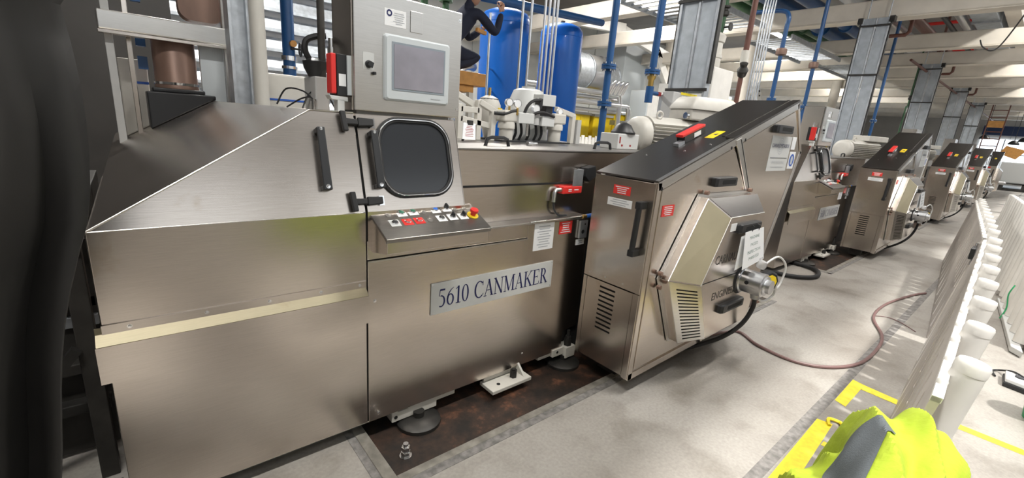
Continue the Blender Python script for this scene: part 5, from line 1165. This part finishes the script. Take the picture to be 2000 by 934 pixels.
b4, P4 = barrier('aisle_barrier', 'plastic barrier with shaded-grey panel behind the white tubed row at the right edge', 4.90, -2.16, math.radians(5.6), 6.0, 3, tubes_side=1, n_t=20, foot=False)
cl_ = thing('barrier_clip', 'dark clip joining the first and second aisle barriers', 'clip', (4.5, -1.74, .9))
mk('clip_plate', B(4.34, 4.52, -1.665, -1.635, .80, .89), 'black', cl_, bevel=.004); mk('clip_pin', MB().cyl((4.44, -1.665, .74), (4.44, -1.665, .93), .018), 'chrome', cl_, smooth=True)
ft = thing('floor_plank', 'flat pale grey barrier foot plate on the floor at the right edge', 'barrier foot', (5.6, -1.98, 0))
mk('foot_plate', MB().prism([(6.75, -1.86, .008), (6.50, -1.96, .008), (4.75, -2.115, .008), (4.85, -2.04, .008)], (0, 0, .05)), 'sign_grey', ft, bevel=.006)
# hi-vis jacket draped over the barrier's near end
jk = thing('hi_vis_jacket', 'fluorescent yellow hi-vis jacket with grey band draped over the barrier end', 'jacket', (.45, -1.80, .9))

RID = [((1.0, -.55), (.05, .30), .050, .10), ((.95, -.15), (.10, .75), .035, .09), ((.75, -.85), (.15, -.30), .045, .09), ((1.0, .35), (.35, .95), .030, .08), ((.45, -1.0), (.0, -.55), .040, .08), ((.9, -.95), (.62, -.55), .035, .05)]
def jsurf(u, t, off=0.0):
    def p(u, t):
        a = abs(t); e = max(0, (u-.70)/.30)
        x = .0+.78*u-.10*a*u
        if t < 0: y = -1.825+.20*a**.9; z = 1.0-.06*a-.36*a**2.0
        else: y = -1.825-.165*a**.85; z = 1.0-.01*a-.46*a**2.4
        z -= .11*e*e
        k = math.sin(7.5*t+5.5*u+.5)*.007+math.sin(19*t-11*u+1.2)*.0035
        for (ua, ta), (ub, tb_), h, wd in RID:
            du, dt = ub-ua, tb_-ta; l = math.hypot(du, dt); q = ((u-ua)*du+(t-ta)*dt)/l/l; dd = ((u-ua)*dt-(t-ta)*du)/l
            g_ = math.exp(-(max(0, -q, q-1)/.12)**2)
            k += g_*h*(math.exp(-abs(dd)/wd)-.55*math.exp(-((dd-wd*1.3)/wd)**2))
        if t < 0: y += a*a*(.035*math.sin(u*15+.8)+.018*math.sin(u*31)); z += a*.02*math.sin(u*12)
        nrm = V((0, (1 if t < 0 else -1)*a*.8, 1-.4*a)).normalized()
        return V((x, y, z))+nrm*k
    P0 = p(u, t)
    if off:
        n = (p(u+.002, t)-P0).cross(p(u, t+.002)-P0).normalized()
        if n.z < 0: n = -n
        P0 = P0+n*off
    return P0
def grid(fn, nu, nt, u0, u1, t0, t1):
    vs = [fn(u0+(u1-u0)*i/nu, t0+(t1-t0)*j/nt) for i in range(nu+1) for j in range(nt+1)]
    return MB().add(vs, [(i*(nt+1)+j, i*(nt+1)+j+1, (i+1)*(nt+1)+j+1, (i+1)*(nt+1)+j) for i in range(nu) for j in range(nt)])
jo = mk('fabric', grid(jsurf, 70, 90, 0, 1, -1, 1), 'hivis', jk, smooth=True)
so_ = jo.modifiers.new('thick', 'SOLIDIFY'); so_.thickness = .006; so_.offset = -1
mk('grey_band', grid(lambda u, t: jsurf(u, t, .003), 28, 28, .20, .60, -.42, -.08), 'grey_cloth', jk, smooth=True)

# ================================================================== FLOOR MARKS AND LOOSE THINGS
def tape(pts, label, z=.0018):
    one('floor_tape', MB().prism([(x, y, .001) for x, y in pts], (0, 0, z-.001)), 'yellow_tape', label, 'floor tape', 'yellow floor tapes')
tape([(1.2, -1.372), (1.2, -1.475), (1.60, -1.458), (2.00, -1.440), (2.26, -1.428), (2.24, -1.352), (1.8, -1.36)], 'wide yellow floor tape at the bottom of the aisle, frayed at its end')
tape([(2.58, -1.354), (2.55, -1.420), (2.99, -1.424), (3.01, -1.352)], 'short wide yellow floor tape piece further along the aisle')
tape([(2.99, -1.424), (2.90, -1.424), (2.88, -1.75), (2.95, -1.75)], 'narrow yellow floor tape crossing under the white barrier')
tape([(2.97, -1.80), (2.90, -1.80), (2.90, -2.9), (2.97, -2.9)], 'narrow yellow floor tape line right of the white barrier')
tape([(2.03, -1.445), (1.98, -1.445), (1.98, -1.60), (2.03, -1.60)], 'short narrow yellow tape stub beside the jacket')
one('torn_tape', MB().tube([(2.22, -1.42, .006), (2.27, -1.40, .018), (2.30, -1.45, .012), (2.26, -1.48, .02), (2.31, -1.50, .008)], .010, n=6, sub=4), 'yellow_tape', 'crumpled torn end of the wide yellow tape', 'tape scrap', smooth=True)
one('tape_roll', MB().cyl((1.93, -1.50, .02), (1.97, -1.53, .02), .019, n=16), 'dark_iron', 'small dark metal cap lying beside the jacket', 'cap', smooth=True)
one('air_hose', MB().tube([(2.75, -.42, .012), (3.033, -.519, .012), (2.921, -.732, .012), (2.894, -1.003, .012), (3.038, -1.197, .012), (3.337, -1.319, .012), (3.812, -1.336, .012), (4.172, -1.291, .012), (4.638, -1.136, .012), (5.236, -1.12, .012), (5.92, -1.227, .012), (6.22, -1.31, .012)], .0125, n=8, sub=8), 'hose_brown', 'reddish brown air hose snaking across the aisle floor', 'hose', smooth=True)
one('thin_wire', MB().tube([(4.72, -1.13, .005), (4.80, -1.22, .005), (4.74, -1.34, .005), (4.60, -1.46, .005)], .004, n=6, sub=8), 'hose_brown', 'thin brown wire branching off the hose by the joint', 'wire', smooth=True)
one('rubber_hose', MB().tube([(5.6, .30, .03), (5.95, .20, .03), (5.98, -.05, .03), (5.90, -.26, .03), (5.65, -.36, .03), (5.42, -.33, .03), (5.24, -.16, .03), (5.2, .1, .03)], .026, n=10, sub=8), 'rubber', 'thick black rubber hose looped on the floor by second press', 'hose', smooth=True)
sbx = thing('socket_box', 'white and grey power socket box on the floor at the right edge', 'socket box', (4.02, -2.12, 0))
mk('base', MB().prism([(3.93, -2.045, 0), (4.13, -2.035, 0), (4.10, -2.24, 0), (3.88, -2.25, 0)], (0, 0, .035)), 'black', sbx, bevel=.006)
mk('top_face', MB().prism([(3.94, -2.05, .035), (4.12, -2.042, .035), (4.09, -2.235, .035), (3.89, -2.245, .035)], (0, 0, .03)), 'paper', sbx, bevel=.006)
for q in ((4.04, -2.12), (3.97, -2.17)): mk('socket', MB().cyl((q[0], q[1], .065), (q[0], q[1], .075), .03, n=16), 'ink', sbx, smooth=True)
mk('cord', MB().tube([(4.05, -2.13, .075), (4.12, -2.08, .07), (4.22, -2.02, .02), (4.18, -1.98, .01), (4.08, -2.0, .008)], .007, n=8, sub=6), 'black', sbx, smooth=True)
gb = thing('green_bucket', 'green plastic bucket at the right edge beside the socket box', 'bucket', (3.50, -2.22, 0))
mk('shell', MB().lathe((3.50, -2.24, 0), (0, 0, 1), [(.085, 0), (.11, .26), (.118, .265), (.118, .285), (.10, .285), (.08, .02), (0, .02)], n=28), 'green_plastic', gb, smooth=True)
mk('handle', MB().tube([(3.50+.115*math.cos(a), -2.24, .26+.09*math.sin(a)) for a in [i*math.pi/10 for i in range(11)]], .005, n=6), 'chrome', gb, smooth=True)
one('green_wire', MB().tube([(6.1, -1.95, .35), (6.05, -1.93, .25), (6.0, -1.95, .12), (5.9, -1.93, .02)], .006, n=6, sub=5), 'green_plastic', 'thin green wire hanging from the right edge barrier', 'wire', smooth=True)
nb = thing('anchor_bolt', 'chromed anchor bolt with stacked nuts in the rusty pit', 'bolt', (.105, -.195, -.035))
mk('washer', MB().cyl((.105, -.195, -.035), (.105, -.195, -.030), .030, n=20), 'chrome', nb, smooth=True)
mk('nut', MB().cyl((.105, -.195, -.030), (.105, -.195, -.005), .024, n=6), 'chrome', nb, bevel=.002)
mk('nut', MB().cyl((.105, -.195, .0), (.105, -.195, .022), .022, n=6), 'chrome', nb, bevel=.002)
mk('stud', MB().cyl((.105, -.195, -.03), (.105, -.195, .038), .013, n=14), 'chrome', nb, smooth=True)
